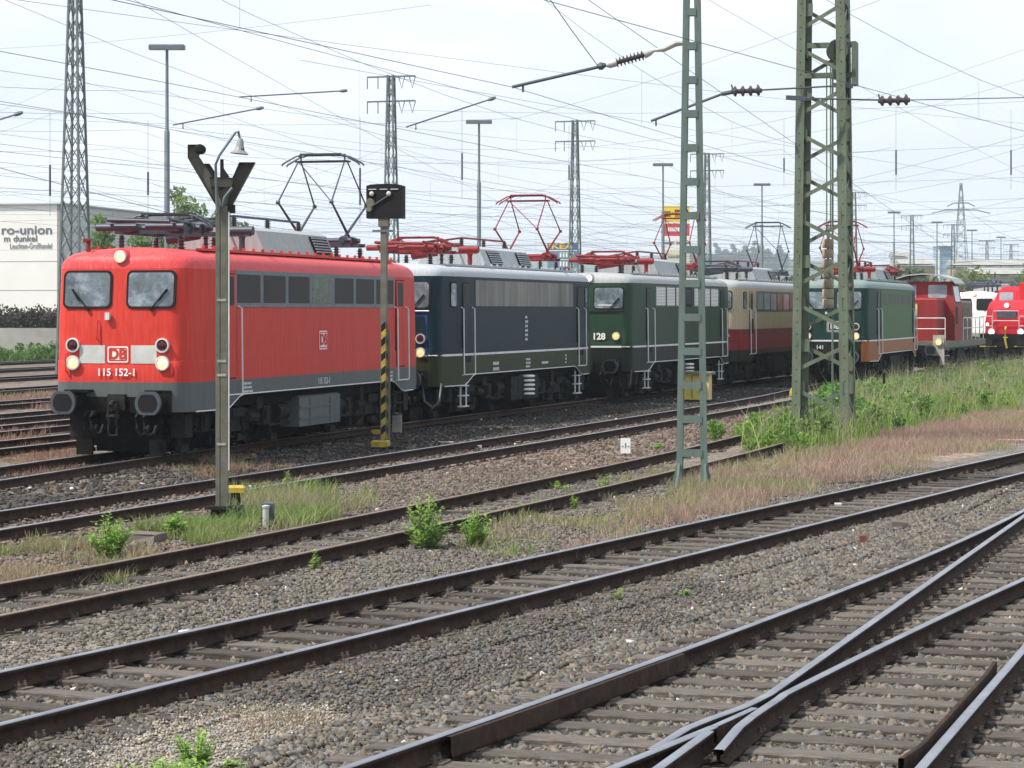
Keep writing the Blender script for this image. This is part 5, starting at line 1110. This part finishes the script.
# feeders crossing the sky on long diagonals
for (a, b, sg, lab) in (((-12, 30), (260, 44, 90), 0, ''),): pass
DIAG = [((-40, -8, 55), (1080, 128, 150), .3, 'long feeder wire from the upper left corner crossing the whole sky'), ((560, -20, 40), (1080, 330, 210), .3, 'steep feeder wire passing behind the tower mast to the lower right'),
        ((640, -40, 45), (1080, 200, 120), .2, 'steep feeder wire in the upper right corner'), ((-30, 160, 60), (560, 310, 260), .2, 'low feeder wire falling from the left edge'), ((100, -20, 70), (560, 230, 230), .4, 'steep feeder wire from the top by the tall mast'),
        ((-30, 50, 110), (430, 5, 75), .2, 'rising span wire near the upper left corner'), ((510, 120, 90), (880, 0, 60), .2, 'rising span wire behind the ladder like mast'), ((560, 240, 180), (1080, 120, 120), .5, 'faint rising wire across the right sky'),
        ((-30, 130, 80), (330, 160, 110), .2, 'nearly level wire over the red locomotive'), ((400, 110, 95), (1080, 98, 90), .3, 'nearly level span wire in the middle of the sky'), ((700, 190, 150), (1080, 255, 220), .2, 'falling wire right of the tower mast'),
        ((-30, 66, 70), (640, 150, 160), .3, 'feeder wire sinking gently from the left edge to the ladder like mast'), ((-30, 100, 75), (640, 176, 170), .3, 'second feeder wire sinking gently from the left edge'), ((-30, 148, 85), (700, 215, 210), .3, 'third feeder wire sinking gently from the left edge'),
        ((90, -10, 60), (1060, 235, 240), .4, 'feeder wire from the top by the tall mast to the far right'), ((-30, 186, 120), (900, 236, 300), .2, 'faint low wire just over the locomotive roofs'), ((300, 60, 110), (1080, 190, 230), .3, 'feeder wire sinking from the middle to the right edge'), ((-30, 115, 120), (520, 118, 120), .4, 'level span wire left of the blue locomotive mast')]
for (a, b, sg, lab) in DIAG: span(A(*a), A(*b), sg, lab, .0048*max(1, (a[2]+b[2])/170), 'feeder_wire')
def reg_arm(p0, p1, Y, lab, ins=True, drop=True, r=.028, Y1=None):
    a, b = A(*p0, Y), A(*p1, Y1 or Y); root = empty('registration_arm', (0, 0, 0), 0, lab, 'wire arm', 'registration arms of the overhead line'); d = (b-a).normalized()
    q = MB(); q.tube([a, b], r, 7); q.build('tube', M['wire'], root)
    if drop: q = MB(); h = a.lerp(b, .12); q.tube([h, h-Vector((0, 0, .16))], .02, 5); q.lathe(h-Vector((0, 0, .22)), (0, 0, 1), [(0, .03), (.07, .03)], 6); q.build('wire_clamp', M['wire'], root)
    if ins: q = MB(); q.lathe(b, d, [(0, .05), (.1, .07), (.2, .07), (.3, .04)], 8); q.build('end_clamp', M['pole_grey'], root, 40)
for p0, p1, Y, lab in (((173, 125), (256, 109), 95, 'registration arm tube in the sky right of the first lamp pole'), ((239, 97), (340, 91), 100, 'registration arm tube above the V board lamp'), ((406, 127), (488, 100), 90, 'registration arm tube above the light signal box'), ((-8, 122), (14, 115), 80, 'registration arm tube cut by the left edge')): reg_arm(p0, p1, Y, lab)
def ribbed(a, b, r, n, m, parent):
    d = (b-a); L_ = d.length; pr = [(0, r*.4)]
    for i in range(n): t = L_*(i+.2)/n; pr += [(t, r*.45), (t+L_/n*.25, r), (t+L_/n*.45, r), (t+L_/n*.6, r*.45)]
    q = MB(); q.lathe(a, d, pr+[(L_, r*.4)], 12); return q.build('ribbed_insulator', M[m], parent, 40)
def anchor_arm():
    Y = pm.y-14.5; root = empty('anchor_arm', (0, 0, 0), 0, 'long tube with ribbed insulator fixed to the ladder like mast', 'wire arm')
    q = MB(); q.tube([A(512, 87, Y), A(598, 67, Y)], .028, 8); h = A(523, 84.5, Y); q.tube([h, h-Vector((0, 0, .13))], .02, 6); q.lathe(A(598, 67, Y), (A(605, 65, Y)-A(598, 67, Y)), [(0, .05), (.06, .07), (.14, .03)], 8); q.build('tube', M['wire'], root, 40)
    ribbed(A(615, 63, Y), A(644, 55, Y), .085, 8, 'insul', root); q = MB(); q.lathe(A(606, 66, Y), A(615, 63, Y)-A(606, 66, Y), [(0, .02), (.06, .06), (.2, .07)], 10); q.build('end_fitting', M['porc'], root, 40); q = MB(); q.lathe(A(644, 55, Y), A(653, 51, Y)-A(644, 55, Y), [(0, .07), (.1, .06), (.2, .02)], 10); q.build('end_fitting', M['porc'], root, 40); q = MB(); q.tube([A(653, 51, Y), A(664, 49, Y), A(676, 43, Y), A(690, 43, Y)], [.02, .05, .06, .03], 8); q.build('end_fitting', M['porc'], root, 40)
    q = MB(); q.tube([A(598, 66, Y), A(570, 28, Y*.97), A(540, -15, Y*.94)], .009, 4); q.build('stay_wire', M['wire'], root)
anchor_arm()
def tower_wires():
    Y = pm.y-.2; root = empty('anchor_arm', (0, 0, 0), 0, 'tube, ribbed insulators and tie rods fixed left and right of the tower mast', 'wire arm')
    q = MB(); q.tube([A(651, 121, Y), A(722, 94, Y)], .030, 8); h = A(656, 119, Y); q.tube([h, h-Vector((0, 0, .16))], .02, 6); q.tube([A(722, 94, Y), A(732, 92, Y)], .05, 8); q.tube([A(762, 90, Y), A(836, 86, Y+.4)], .022, 6); q.tube([A(790, 98, Y-.3), A(878, 100, Y)], .022, 6); q.tube([A(910, 100, Y), A(1100, 96, Y)], .012, 5)
    q.bar(A(786, 97.5, Y-.35), A(806, 98.5, Y-.35), .06, .10); q.bar(A(832, 85, Y+.1), A(853, 86, Y+.1), .06, .10); q.build('tie_rod', M['wire'], root, 40)
    for (x0, x1, y) in ((731, 762, 90.5), (878, 910, 100)):
        ribbed(A(x0, y+1, Y), A(x1, y, Y), .12, 4, 'insul', root)
        for x in (x0+2, x1-3):
            k = MB(); k.tube([A(x, y, Y), A(x-1.5, y-6, Y)], .02, 5); k.build('arcing_horn', M['wire'], root)
tower_wires()
INS = [(152, 195, 100), (153, 176, 96), (148, 190, 92), (379, 158, 120), (310, 110, 100)]
for (px, y0, y1, Y, lab) in ((50, 165, 196, 112, 'left of the tall mast'), (148, 172, 195, 116, 'between the tall mast and the lamp pole'), (360, 168, 205, 118, 'left of the light signal box'), (462, 153, 180, 130, 'right of the light signal box'), (569, 165, 180, 150, 'left of the mast over the blue sign'), (784, 158, 172, 150, 'left of the tower mast'), (896, 150, 175, 140, 'above the green locomotive'), (1011, 150, 175, 150, 'above the bright red diesel')):
    root = empty('suspension_insulator', (0, 0, 0), 0, 'hanging rod insulator in the sky '+lab, 'insulator', 'hanging insulators'); a, b = A(px, y0, Y), A(px, y1, Y)
    q = MB(); q.tube([a, b], .05, 7); q.build('rod', M['wire'], root); q = MB(); q.tube([b, b-Vector((0, 0, .9))], .009, 4); q.build('hanger_wire', M['wire'], root); q = MB(); q.tube([a, a+Vector((0, 0, 2.4))], .009, 4); q.build('hanger_wire', M['wire'], root)

# ------------------------------------------------------------ building, wall, hedge, signs
def building():
    c = A(62, 300, 190); root = empty('warehouse', (c.x, c.y, 0), 0, 'white flat roofed warehouse with grey lettering at the left edge', 'building')
    top = CAMZ+(YH-203.5)/F*190; d = Vector((.215, .977, 0)); e = Vector((-.977, .215, 0)); LW, LS = 60, 42
    def wall(p, q, nm, m):
        w = MB(); nrm = (q-p).normalized().cross(Vector((0, 0, 1))); v = [p, q, q-nrm*.4, p-nrm*.4]; w.v = [(a.x, a.y, z) for z in (-.5, top) for a in v]; w.f = [(0, 1, 5, 4), (1, 2, 6, 5), (2, 3, 7, 6), (3, 0, 4, 7), (4, 5, 6, 7)]; w.m = [0]*5; return w.build(nm, M[m], root)
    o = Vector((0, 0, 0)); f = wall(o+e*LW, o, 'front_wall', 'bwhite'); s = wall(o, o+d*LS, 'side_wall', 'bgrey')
    r = MB(); v = [o, o+d*LS, o+d*LS+e*LW, o+e*LW]; r.v = [(a.x, a.y, z) for z in (top-.3, top-.05) for a in v]; r.f = [(4, 5, 6, 7)]; r.m = [0]; r.build('roof', M['grey_roof'], root)
    t = MB()
    nd, ne = Vector((e.x, e.y, 0)), Vector((d.x, d.y, 0))
    t.bar(o-d*.06+e*LW+Vector((0, 0, top)), o-d*.06-e*.1+Vector((0, 0, top)), .3, .10); t.bar(o-e*.06+Vector((0, 0, top+.004)), o-e*.06+d*LS+Vector((0, 0, top+.004)), .3, .10); t.build('roof_edge', M['bgrey'], root)
    g = MB()
    for k in range(1, 12): g.bar(o-d*.01+e*(5.2*k)+Vector((0, 0, 0)), o-d*.01+e*(5.2*k)+Vector((0, 0, top-.15)), .06, .02)
    for z in (2.2, 4.4, 6.6): g.bar(o-d*.01+e*LW+Vector((0, 0, z)), o-d*.01+Vector((0, 0, z)), .02, .05)
    for k in range(1, 8): g.bar(o-e*.01+d*(5.2*k)+Vector((0, 0, 0)), o-e*.01+d*(5.2*k)+Vector((0, 0, top-.15)), .05, .02)
    g.build('panel_joint', M['bgrey'], root)
    a = math.atan2(.215, -.977)+math.pi; s_ = 190/F
    for (y, size, txt, xr, b, sx) in ((230, .96, 'ro-union', 52.3, .018, 1.24), (238.5, .66, 'm dunkel', 36.5, .012, 1.12), (246, .62, 'Leuchten-Großhandel', 52, .002, .63)):
        z = CAMZ-(y-YH)*s_; dx = (62-xr)*s_/.977
        Mt = Matrix.Translation(o-d*.03+e*dx+Vector((0, 0, z))) @ Matrix.Rotation(a, 4, 'Z') @ Matrix.Rotation(R(90), 4, 'X')
        text('wall_lettering', txt, size, Mt, M['btxt'], root, align='RIGHT', bold=b, sx=sx)
building()
w = MB(); a, b = A(-40, 329, 172), A(62, 329, 168); w.bar(Vector((a.x-20, a.y+4, .65)), Vector((b.x+8, b.y-2, .65)), .25, 2.0); tag(w.build('boundary_wall', M['wallgrey']), 'low grey concrete wall behind the green weeds at the left edge', 'wall')
def leafcloud(centres, n, size, tints, name, parent, m='leaf', flat=1.0):
    C = np.array([c[:3] for c in centres]); Rr = np.array([c[3] for c in centres]); wv = Rr**2; k = rng.choice(len(C), n, p=wv/wv.sum())
    d = rng.normal(0, 1, (n, 3)); d /= np.linalg.norm(d, axis=1)[:, None]; rad = rng.random(n)**.45
    p = C[k]+d*(Rr[k]*rad)[:, None]*np.array([1, 1, flat]); s = size*rng.uniform(.5, 1.5, n)
    u = rng.normal(0, 1, (n, 3)); u /= np.linalg.norm(u, axis=1)[:, None]; t = rng.normal(0, 1, (n, 3)); v = np.cross(u, t); v /= np.linalg.norm(v, axis=1)[:, None]
    V = np.stack([p-u*s[:, None], p+v*s[:, None]*.5, p+u*s[:, None], p-v*s[:, None]*.5], 1); Fq = np.arange(n*4).reshape(n, 4)
    tn = np.array(tints); ct = rng.integers(0, len(tn), len(C)); c = tn[np.where(rng.random(n) < .65, ct[k], rng.integers(0, len(tn), n))]*rng.uniform(.75, 1.25, (n, 1))
    return npmesh(name, V.reshape(-1, 3), Fq, M[m], parent, colors=np.repeat(c, 4, 0))
def tree(x, y, h, r, label, name='leafy_tree', n=2600, tints=((.07, .13, .035), (.10, .17, .04), (.13, .20, .06)), leaf=.16, slim=1.0, group='trees beside the warehouse', z=-.3, low=.25, cl=16):
    root = empty(name, (x, y, z), 0, label, 'tree', group); rr = random.Random(int(x*31+y*7)); t = MB(); t.tube([(0, 0, 0), (rr.uniform(-.1, .1), 0, h*.4), (rr.uniform(-.3, .3), 0, h*.93)], [h*.022, h*.015, h*.004], 7); cs = []
    for i in range(cl):
        f = low+(1-low)*(i+.5)/cl; wr = r*math.sin(math.pi*min(1, .18+.80*(1-f)/(1-low)))**.8; a = rr.uniform(0, 6.28); q = Vector((math.cos(a)*wr*rr.uniform(.2, .8), math.sin(a)*wr*rr.uniform(.2, .8), h*f*rr.uniform(.95, 1.02)))
        cs.append((*q, max(.25*r, wr*rr.uniform(.35, .6)))); t.tube([(0, 0, h*f*.8), q*.5+Vector((0, 0, h*f*.42)), q], [h*.008, h*.005, h*.002], 5)
    t.build('trunk', M['bark'], root); leafcloud(cs, n, leaf, tints, 'crown', root, flat=slim); return root
PALE = ((.11, .19, .05), (.15, .24, .07), (.19, .27, .10))
for px, py, Y, r, lab in ((102, 219, 150, 1.5, 'pale slim young tree right of the tall lattice mast'), (181, 194, 152, 1.7, 'pale tree rising left of the V board'), (206, 207, 158, 1.6, 'pale tree directly behind the V board'), (150, 226, 156, 1.6, 'low pale tree behind the red locomotive roof'), (240, 226, 170, 1.5, 'small pale tree right of the V board')):
    tree((px-512)/F*Y, Y, (YH-py)/F*Y+CAMZ+.3, r, lab, tints=PALE, leaf=.14, n=2400, cl=14)
hd = empty('hedge', (0, 0, 0), 0, 'dark brownish hedge in front of the white warehouse', 'hedge')
cs = [(A(x, 0, 176).x+random.gauss(0, .3), 176+random.gauss(0, .4), random.uniform(.5, 2.75), random.uniform(.55, .8)) for x in np.linspace(-60, 72, 190)]
leafcloud(cs, 20000, .11, ((.06, .055, .038), (.085, .072, .055), (.10, .083, .066), (.055, .06, .038)), 'foliage', hd)
t = MB()
for x in np.linspace(-60, 70, 26): t.tube([(A(x, 0, 176).x, 176, -.3), (A(x, 0, 176).x+random.gauss(0, .3), 176, 3.0)], [.05, .02], 5)
t.build('stem', M['bark'], hd)
def billboard():
    Y = 330; s = Y/F; x = (676-512)*s; root = empty('advertising_tower', (x, Y, 0), 0, 'tall advertising tower with yellow, red and white panels behind the ladder like mast', 'sign'); zz = lambda y: CAMZ-(y-YH)*s
    q = MB(); w = 27*s; q.box((0, .5, zz(262)/2), (.6, .5, zz(262))); q.build('column', M['pole_grey'], root)
    M['by'] = mat('board_yellow', (.80, .55, .03), .5, var=.05); M['br'] = mat('board_red', (.62, .03, .05), .5, var=.05); M['bb'] = mat('board_blue', (.05, .12, .35), .5, var=.05); M['bc'] = mat('board_cream', (.62, .58, .44), .5, var=.05)
    for (y0, y1, m) in ((206, 222, 'by'), (223.5, 236, 'br'), (237, 249, 'white'), (250, 263, 'bc')): q = MB(); q.box((0, 0, (zz(y0)+zz(y1))/2), (w, .5, zz(y0)-zz(y1))); q.build('board', M[m], root)
    fc = lambda u, v, t: (u, -.25-t, v)
    for (x0, x1, y, h, m) in ((-.05, .40, 211, 2.6, 'dark'), (-.05, .40, 216, 2.2, 'br'), (-.42, -.26, 212, 1.4, 'dark'), (-.42, -.26, 216, 1.4, 'dark'), (-.30, .30, 229.5, 4, 'white'), (-.42, -.12, 243, 2, 'bb'), (.0, .12, 243, 2.2, 'br'), (.16, .42, 243, 2, 'bb'), (-.3, .3, 257, 1.8, 'pole_grey')):
        q = MB(); rr = random.Random(int(y)); u = x0
        while u < x1: l = rr.uniform(.03, .07); q.panel([(u*w, zz(y+h/2)), ((u+l)*w, zz(y+h/2)), ((u+l)*w, zz(y-h/2)), (u*w, zz(y-h/2))], fc, -.02, .03); u += l+.018
        q.build('board_lettering', M[m], root)
billboard()
def blue_sign():
    Y = 300; s = Y/F; x = (563-512)*s; root = empty('roadside_sign', (x, Y, 0), 0, 'blue sign tower with yellow letters above the blue locomotive roof', 'sign'); zz = lambda y: CAMZ-(y-YH)*s
    M['sb'] = mat('sign_blue', (.045, .12, .28), .5, var=.06); M['sy'] = mat('sign_yellow', (.75, .52, .05), .5, var=.05); M['sg'] = mat('sign_greyblue', (.14, .25, .33), .5, var=.06)
    q = MB(); q.box((0, 0, (zz(243)+zz(250))/2), (31*s, .5, 7*s)); o = q.build('top_board', M['sb'], root); text('sign_letters', 'IKEA', .95, Mface(-.3, -.26, zz(246.4)), M['sy'], o, bold=.03, sx=1.5)
    for (y0, y1) in ((251, 259), (260, 268)): q = MB(); q.box((0, 0, (zz(y0)+zz(y1))/2), (31*s, .5, (y1-y0)*s)); o = q.build('lower_board', M['sg'], root); q = MB(); fc = lambda u, v, t: (u, -.25-t, v); [q.panel([(u, zz((y0+y1)/2)-.3), (u+.22, zz((y0+y1)/2)-.3), (u+.22, zz((y0+y1)/2)+.3), (u, zz((y0+y1)/2)+.3)], fc, -.02, .03) for u in np.arange(-.4, 1.4, .36)]; q.build('board_lettering', M['white'], o)
    q = MB(); q.box((.0, .4, zz(268)/2), (.8, .4, zz(268)+.4)); q.box((4.2*s, .5, zz(252)/2), (.35, .3, zz(228)+zz(252)/2*0+2)) if False else None; q.build('column', M['pole_grey'], root)
blue_sign()
def block():
    Y = 1000; s = Y/F; x = (945.5-512)*s; M['tb'] = mat('tower_block_blue', (.22, .36, .52), .6, var=.08, scale=.05); h = (YH-247)*s+CAMZ; root = empty('tower_block', (x, Y, 0), 0, 'pale blue tower block on the horizon', 'building')
    q = MB(); q.box((0, 6, h/2-1), (14.5*s, 12, h+2)); q.build('facade', M['tb'], root); q = MB(); q.box((-6.8*s, -.2, h/2-1), (1.6*s, .5, h)); q.build('stair_panel', M['bwhite'], root)
    q = MB()
    for z in np.arange(3, h, 3.2): q.box((.5, -.02, z), (11.5*s, .1, 1.2))
    q.build('window_band', M['sg'], root)
    q = MB(); q.box((0, 5, h+.2), (14.9*s, 12.5, .5)); q.build('parapet', M['pole_grey'], root)
block()
for (x0, x1, y0, y1, Y, m, lab) in ((955, 1035, 265, 270, 420, 'tan_conc', 'long tan freight shed behind the white locomotive'), (902, 935, 264, 268, 430, 'tan_conc', 'tan shed left of the tower block'), (975, 1040, 274, 278, 360, 'wallgrey', 'low grey roofed shed behind the bright red diesel'), (896, 908, 256, 263, 520, 'conc', 'small pale house left of the tower block')):
    a, b = A(x0, y1, Y), A(x1, y0, Y); root = empty('far_shed', ((a.x+b.x)/2, Y, 0), 0, lab, 'building'); w_ = b.x-a.x; q = MB(); q.box((0, 4, b.z/2-.3), (w_, 8, b.z)); q.build('wall', M[m], root)
    q = MB(); q.v = [(-w_/2-.4, -.5, b.z), (w_/2+.4, -.5, b.z), (w_/2+.4, 8.5, b.z), (-w_/2-.4, 8.5, b.z), (-w_/2-.4, 4, b.z+1.0), (w_/2+.4, 4, b.z+1.0)]; q.f = [(0, 1, 5, 4), (2, 3, 4, 5), (0, 4, 3), (1, 2, 5), (0, 3, 2, 1)]; q.m = [0]*5; q.build('roof', M['wallgrey'], root)
    q = MB(); n = max(2, int(w_/4)); [q.box((-w_/2+w_*(i+.5)/n, -.02, b.z*.5), (w_/n*.5, .1, b.z*.35)) for i in range(n)]; q.build('door', M['pole_grey'], root)

# ------------------------------------------------------------ hills, far trees
def ridge(name, Y, prof, depth, tint, seed):
    xs = np.linspace(-.27*Y*1.6, .27*Y*1.6, 140); px = 512+xs/Y*F; top = CAMZ+(YH-np.interp(px, *zip(*prof)))/F*Y; top += (vnoise(xs, xs*0, Y*.02, seed)-.5)*Y*.004
    V, n = [], len(xs)
    for k, f in enumerate((0, .35, .7, .9, 1.0, .8, 0)): V += [(x, Y-depth+depth*2*k/6+ (vnoise(x, k*50., 60, seed)-.5)*depth*.3, -1+(t+1)*f*(.97+.06*vnoise(x, k*9., 30, seed))) for x, t in zip(xs, top)]
    Fq = np.array([(k*n+i, k*n+i+1, (k+1)*n+i+1, (k+1)*n+i) for k in range(6) for i in range(n-1)]); V = np.array([(float(a), float(b), float(c)) for a, b, c in V])
    m = mat(name, tint, .95, var=.45, scale=60/Y, bump=.0); tag(npmesh(name, V, Fq, m, smooth=True), kind='structure')
ridge('far_hills', 3600, [(-400, 262), (300, 262), (520, 258), (640, 256), (720, 254), (860, 259), (920, 261), (1100, 266), (1500, 270)], 500, (.055, .085, .05), 4)
ridge('wooded_hill', 2600, [(-400, 285), (400, 284), (560, 276), (650, 266), (690, 258), (740, 252), (800, 255), (860, 266), (930, 276), (1100, 280), (1500, 284)], 300, (.045, .075, .035), 5)
DK = ((.035, .06, .028), (.05, .08, .035), (.06, .095, .04))
for k in range(26):
    px = random.gauss(745, 26) if k < 20 else random.uniform(690, 800); Y = random.uniform(2330, 2480); py = 250+abs(px-745)*.10+random.uniform(-9, 6); zb_ = CAMZ+(YH-266)/F*Y
    tree((px-512)/F*Y, Y, (YH-py)/F*Y+CAMZ-zb_+10, random.uniform(4.4, 7.4), 'dark tree crowning the wooded hill left of the tower mast', n=420, tints=DK, leaf=1.8, group='trees on the hill crest', z=zb_-10, cl=9)
MID = ((.05, .085, .03), (.075, .115, .04), (.10, .14, .06))
for k in range(46):
    px = random.uniform(240, 1060); Y = random.uniform(300, 620); py = random.uniform(272, 288) if px < 900 else random.uniform(266, 284)
    tree((px-512)/F*Y, Y, (YH-py)/F*Y+CAMZ+.3, random.uniform(2.5, 4.6), 'bushy far tree behind the locomotive roofs along the yard', n=700, tints=MID, leaf=.5, group='far trees along the yard edge', cl=10, low=.1)
for k in range(16):
    px = random.uniform(950, 1050); Y = random.uniform(215, 300); py = random.uniform(271, 285)
    tree((px-512)/F*Y, Y, (YH-py)/F*Y+CAMZ+.3, random.uniform(1.8, 3.2), 'green shrub behind the bright red diesel and the white locomotive', name='tall_shrub', n=600, tints=((.11, .16, .06), (.15, .20, .07), (.20, .23, .10)), leaf=.26, group='shrubs behind the bright red diesel', cl=10, low=.08)
# bush and weeds
def weed(px, py, h, w, n, label, tints=((.23, .40, .08), (.28, .45, .10), (.34, .47, .14)), leaf=.05, name='weed_plant', z=GZ, leaves=22, narrow=.28, red=False):
    p = P(px, py, z); p.z = float(gheight([p.x], [p.y])[0]); root = empty(name, p-Vector((0, 0, .01)), 0, label, 'weed', 'leafy weeds beside the tracks'); st = MB(); V, c = [], []; tn = np.array(tints)
    for i in range(n):
        a = random.uniform(0, 6.28); r = w*random.random()**.6; hh = h*(random.uniform(.45, 1.0) if i else 1.0)*(1-.35*r/w); b = Vector((math.cos(a)*r*.25, math.sin(a)*r*.25, 0)); t = Vector((math.cos(a)*r, math.sin(a)*r, hh)); m_ = b.lerp(t, .5)+Vector((0, 0, hh*.08))
        pts = [b, m_, t]; st.tube(pts, [.006, .005, .002], 4); tt = tn[random.randrange(len(tn))]
        for k in range(leaves):
            f = .08+.92*(k+random.random())/leaves; q = (b.lerp(m_, f*2) if f < .5 else m_.lerp(t, f*2-1)); la = k*2.4+random.uniform(-.4, .4); L_ = leaf*random.uniform(.7, 1.4)*(1.15-.5*f); d = Vector((math.cos(la), math.sin(la), random.uniform(.15, .9))).normalized(); sd_ = d.cross(Vector((0, 0, 1))).normalized()*L_*narrow
            V += [q, q+d*L_*.5+sd_, q+d*L_-Vector((0, 0, L_*.15)), q+d*L_*.5-sd_]; cc = tt*random.uniform(.75, 1.25); c += [cc]*4
    st.build('stem', M['bark'] if red else M['stem'], root); npmesh('foliage', np.array([tuple(v) for v in V]), np.arange(len(V)).reshape(-1, 4), M['leaf'], root, colors=np.array(c))
M['stem'] = mat('green_stem', (.10, .15, .05), .8, var=.2)
weed(109, 555, .62, .32, 42, 'bright bushy weed left of the flat concrete slab', leaf=.085, narrow=.25)
weed(175, 536, .40, .20, 14, 'broad leaved weed right of the flat concrete slab', leaf=.10, narrow=.42)
weed(426, 547, .80, .36, 40, 'tallest bushy weed growing at the rusty rail', leaf=.09, narrow=.25); weed(474, 544, .52, .30, 34, 'second bushy weed at the rusty rail, right of the tallest', leaf=.08, narrow=.25)
weed(604, 492, .45, .16, 8, 'thin weed between the rusty rails below the number board', leaf=.07, narrow=.25); weed(556, 488, .18, .30, 14, 'low green weed cushion between the rusty rails', leaf=.06)
weed(522, 517, .28, .10, 5, 'thin weed at the rusty rail left of the pair', leaf=.06); weed(573, 508, .30, .10, 5, 'thin weed at the rusty rail below the cushion', leaf=.06); weed(314, 571, .26, .07, 4, 'thin upright weed between the rusty and the near track', leaf=.06)
weed(196, 775, .42, .13, 10, 'tall feathery weed at the lower edge on the sandy strip', leaf=.07, narrow=.22, leaves=34); weed(166, 790, .26, .34, 46, 'low bushy weed at the lower edge on the sandy strip', leaf=.07, narrow=.2); weed(232, 768, .10, .08, 8, 'tiny weed right of the feathery weed at the lower edge', leaf=.04)
weed(620, 600, .16, .06, 4, 'faint thin weed on the cinder strip between the two near tracks', leaf=.04); weed(686, 594, .10, .08, 6, 'tiny weed on the ballast right of the faint thin one', leaf=.04); weed(288, 487, .35, .10, 6, 'weed at the top of the bright grass tuft', leaf=.07)
weed(655, 448, .25, .25, 8, 'small weed right of the number board', leaf=.06)
bs = P(838, 432); root = empty('elder_bush', bs, 0, 'bright green broad leaved bush growing inside the lattice tower mast', 'bush')
cs = [(random.gauss(0, .35), random.gauss(1.3, .5), random.uniform(.3, 1.0), random.uniform(.25, .45)) for _ in range(14)]
leafcloud(cs, 3200, .065, ((.09, .22, .045), (.13, .28, .06), (.17, .32, .07)), 'foliage', root); t = MB(); [t.tube([(x*.3, y*.6, -.1), (x, y, z)], [.02, .006], 5) for x, y, z, r_ in cs]; t.build('stem', M['stem'], root)
bs = P(790, 442); root = empty('nettle_bush', bs, 0, 'bright green nettle clump left of the lattice tower mast foot', 'bush')
cs = [(random.gauss(0, .9), random.gauss(.6, .7), random.uniform(.05, .40), random.uniform(.18, .34)) for _ in range(26)]
leafcloud(cs, 5200, .055, ((.13, .27, .045), (.17, .32, .055), (.22, .36, .07)), 'foliage', root); t = MB(); [t.tube([(x, y, -.1), (x, y, z)], [.012, .005], 5) for x, y, z, r_ in cs]; t.build('stem', M['stem'], root)
for px, py, lab in ((735, 400, ''),): pass
for i, (px, py, h, w) in enumerate(((905, 405, .75, .8), (950, 398, .65, .9), (985, 402, .8, .9), (880, 418, .6, .6), (930, 412, .7, .7))):
    weed(px, py, h, w, 34, ('bright clump in the tall grass nearest the tower mast', 'bright clump in the tall grass below the faded red diesel', 'bright clump in the tall grass at the right', 'small bright clump beside the tower mast foot', 'middle bright clump in the tall grass')[(0, 1, 2, 3, 4)[i]], leaf=.10, tints=((.17, .31, .05), (.22, .36, .07), (.28, .39, .10)))
# leafy weeds mixed into the bank (uncountable)
_pl = np.array(G_TALL); _x = rng.uniform(_pl[:, 0].min(), _pl[:, 0].max(), 3000); _y = rng.uniform(_pl[:, 1].min(), _pl[:, 1].max(), 3000); _m = inpoly(_x, _y, G_TALL) & (vnoise(_x, _y, 3.0, 31) > .44)
_c = [(x, y, GZ+random.uniform(.10, .52), random.uniform(.12, .34)) for x, y in zip(_x[_m][:420], _y[_m][:420])]
tag(leafcloud(_c, 42000, .05, ((.10, .21, .04), (.15, .28, .05), (.20, .33, .07), (.26, .35, .10), (.07, .15, .035)), 'leafy_bank_weeds', None), kind='stuff')
_c = [(x, 153+random.uniform(-2, 6), random.uniform(-.1, .55), random.uniform(.3, .65)) for x in np.linspace(-50, -25.5, 70)]
tag(leafcloud(_c, 9000, .12, ((.08, .17, .04), (.11, .22, .05), (.15, .25, .07), (.06, .12, .03)), 'leafy_wall_weeds', None), kind='stuff')
# ------------------------------------------------------------ haze: the summer air that pales the far things
def haze():
    q = MB(); q.v = [(x, y, z) for z in (-4, 100) for x, y in ((-2600, -60), (2600, -60), (2600, 4400), (-2600, 4400))]; q.f = [(0, 1, 2, 3), (4, 5, 6, 7), (0, 1, 5, 4), (1, 2, 6, 5), (2, 3, 7, 6), (3, 0, 4, 7)]; q.m = [0]*6
    m = bpy.data.materials.new('haze'); m.use_nodes = True; nt = m.node_tree; nt.nodes.clear(); o = nt.nodes.new('ShaderNodeOutputMaterial'); v = nt.nodes.new('ShaderNodeVolumePrincipled')
    v.inputs['Color'].default_value = (.80, .91, 1.0, 1); v.inputs['Density'].default_value = .00024; v.inputs['Anisotropy'].default_value = .2; nt.links.new(v.outputs[0], o.inputs['Volume'])
    tag(q.build('haze', m), kind='stuff')
haze()
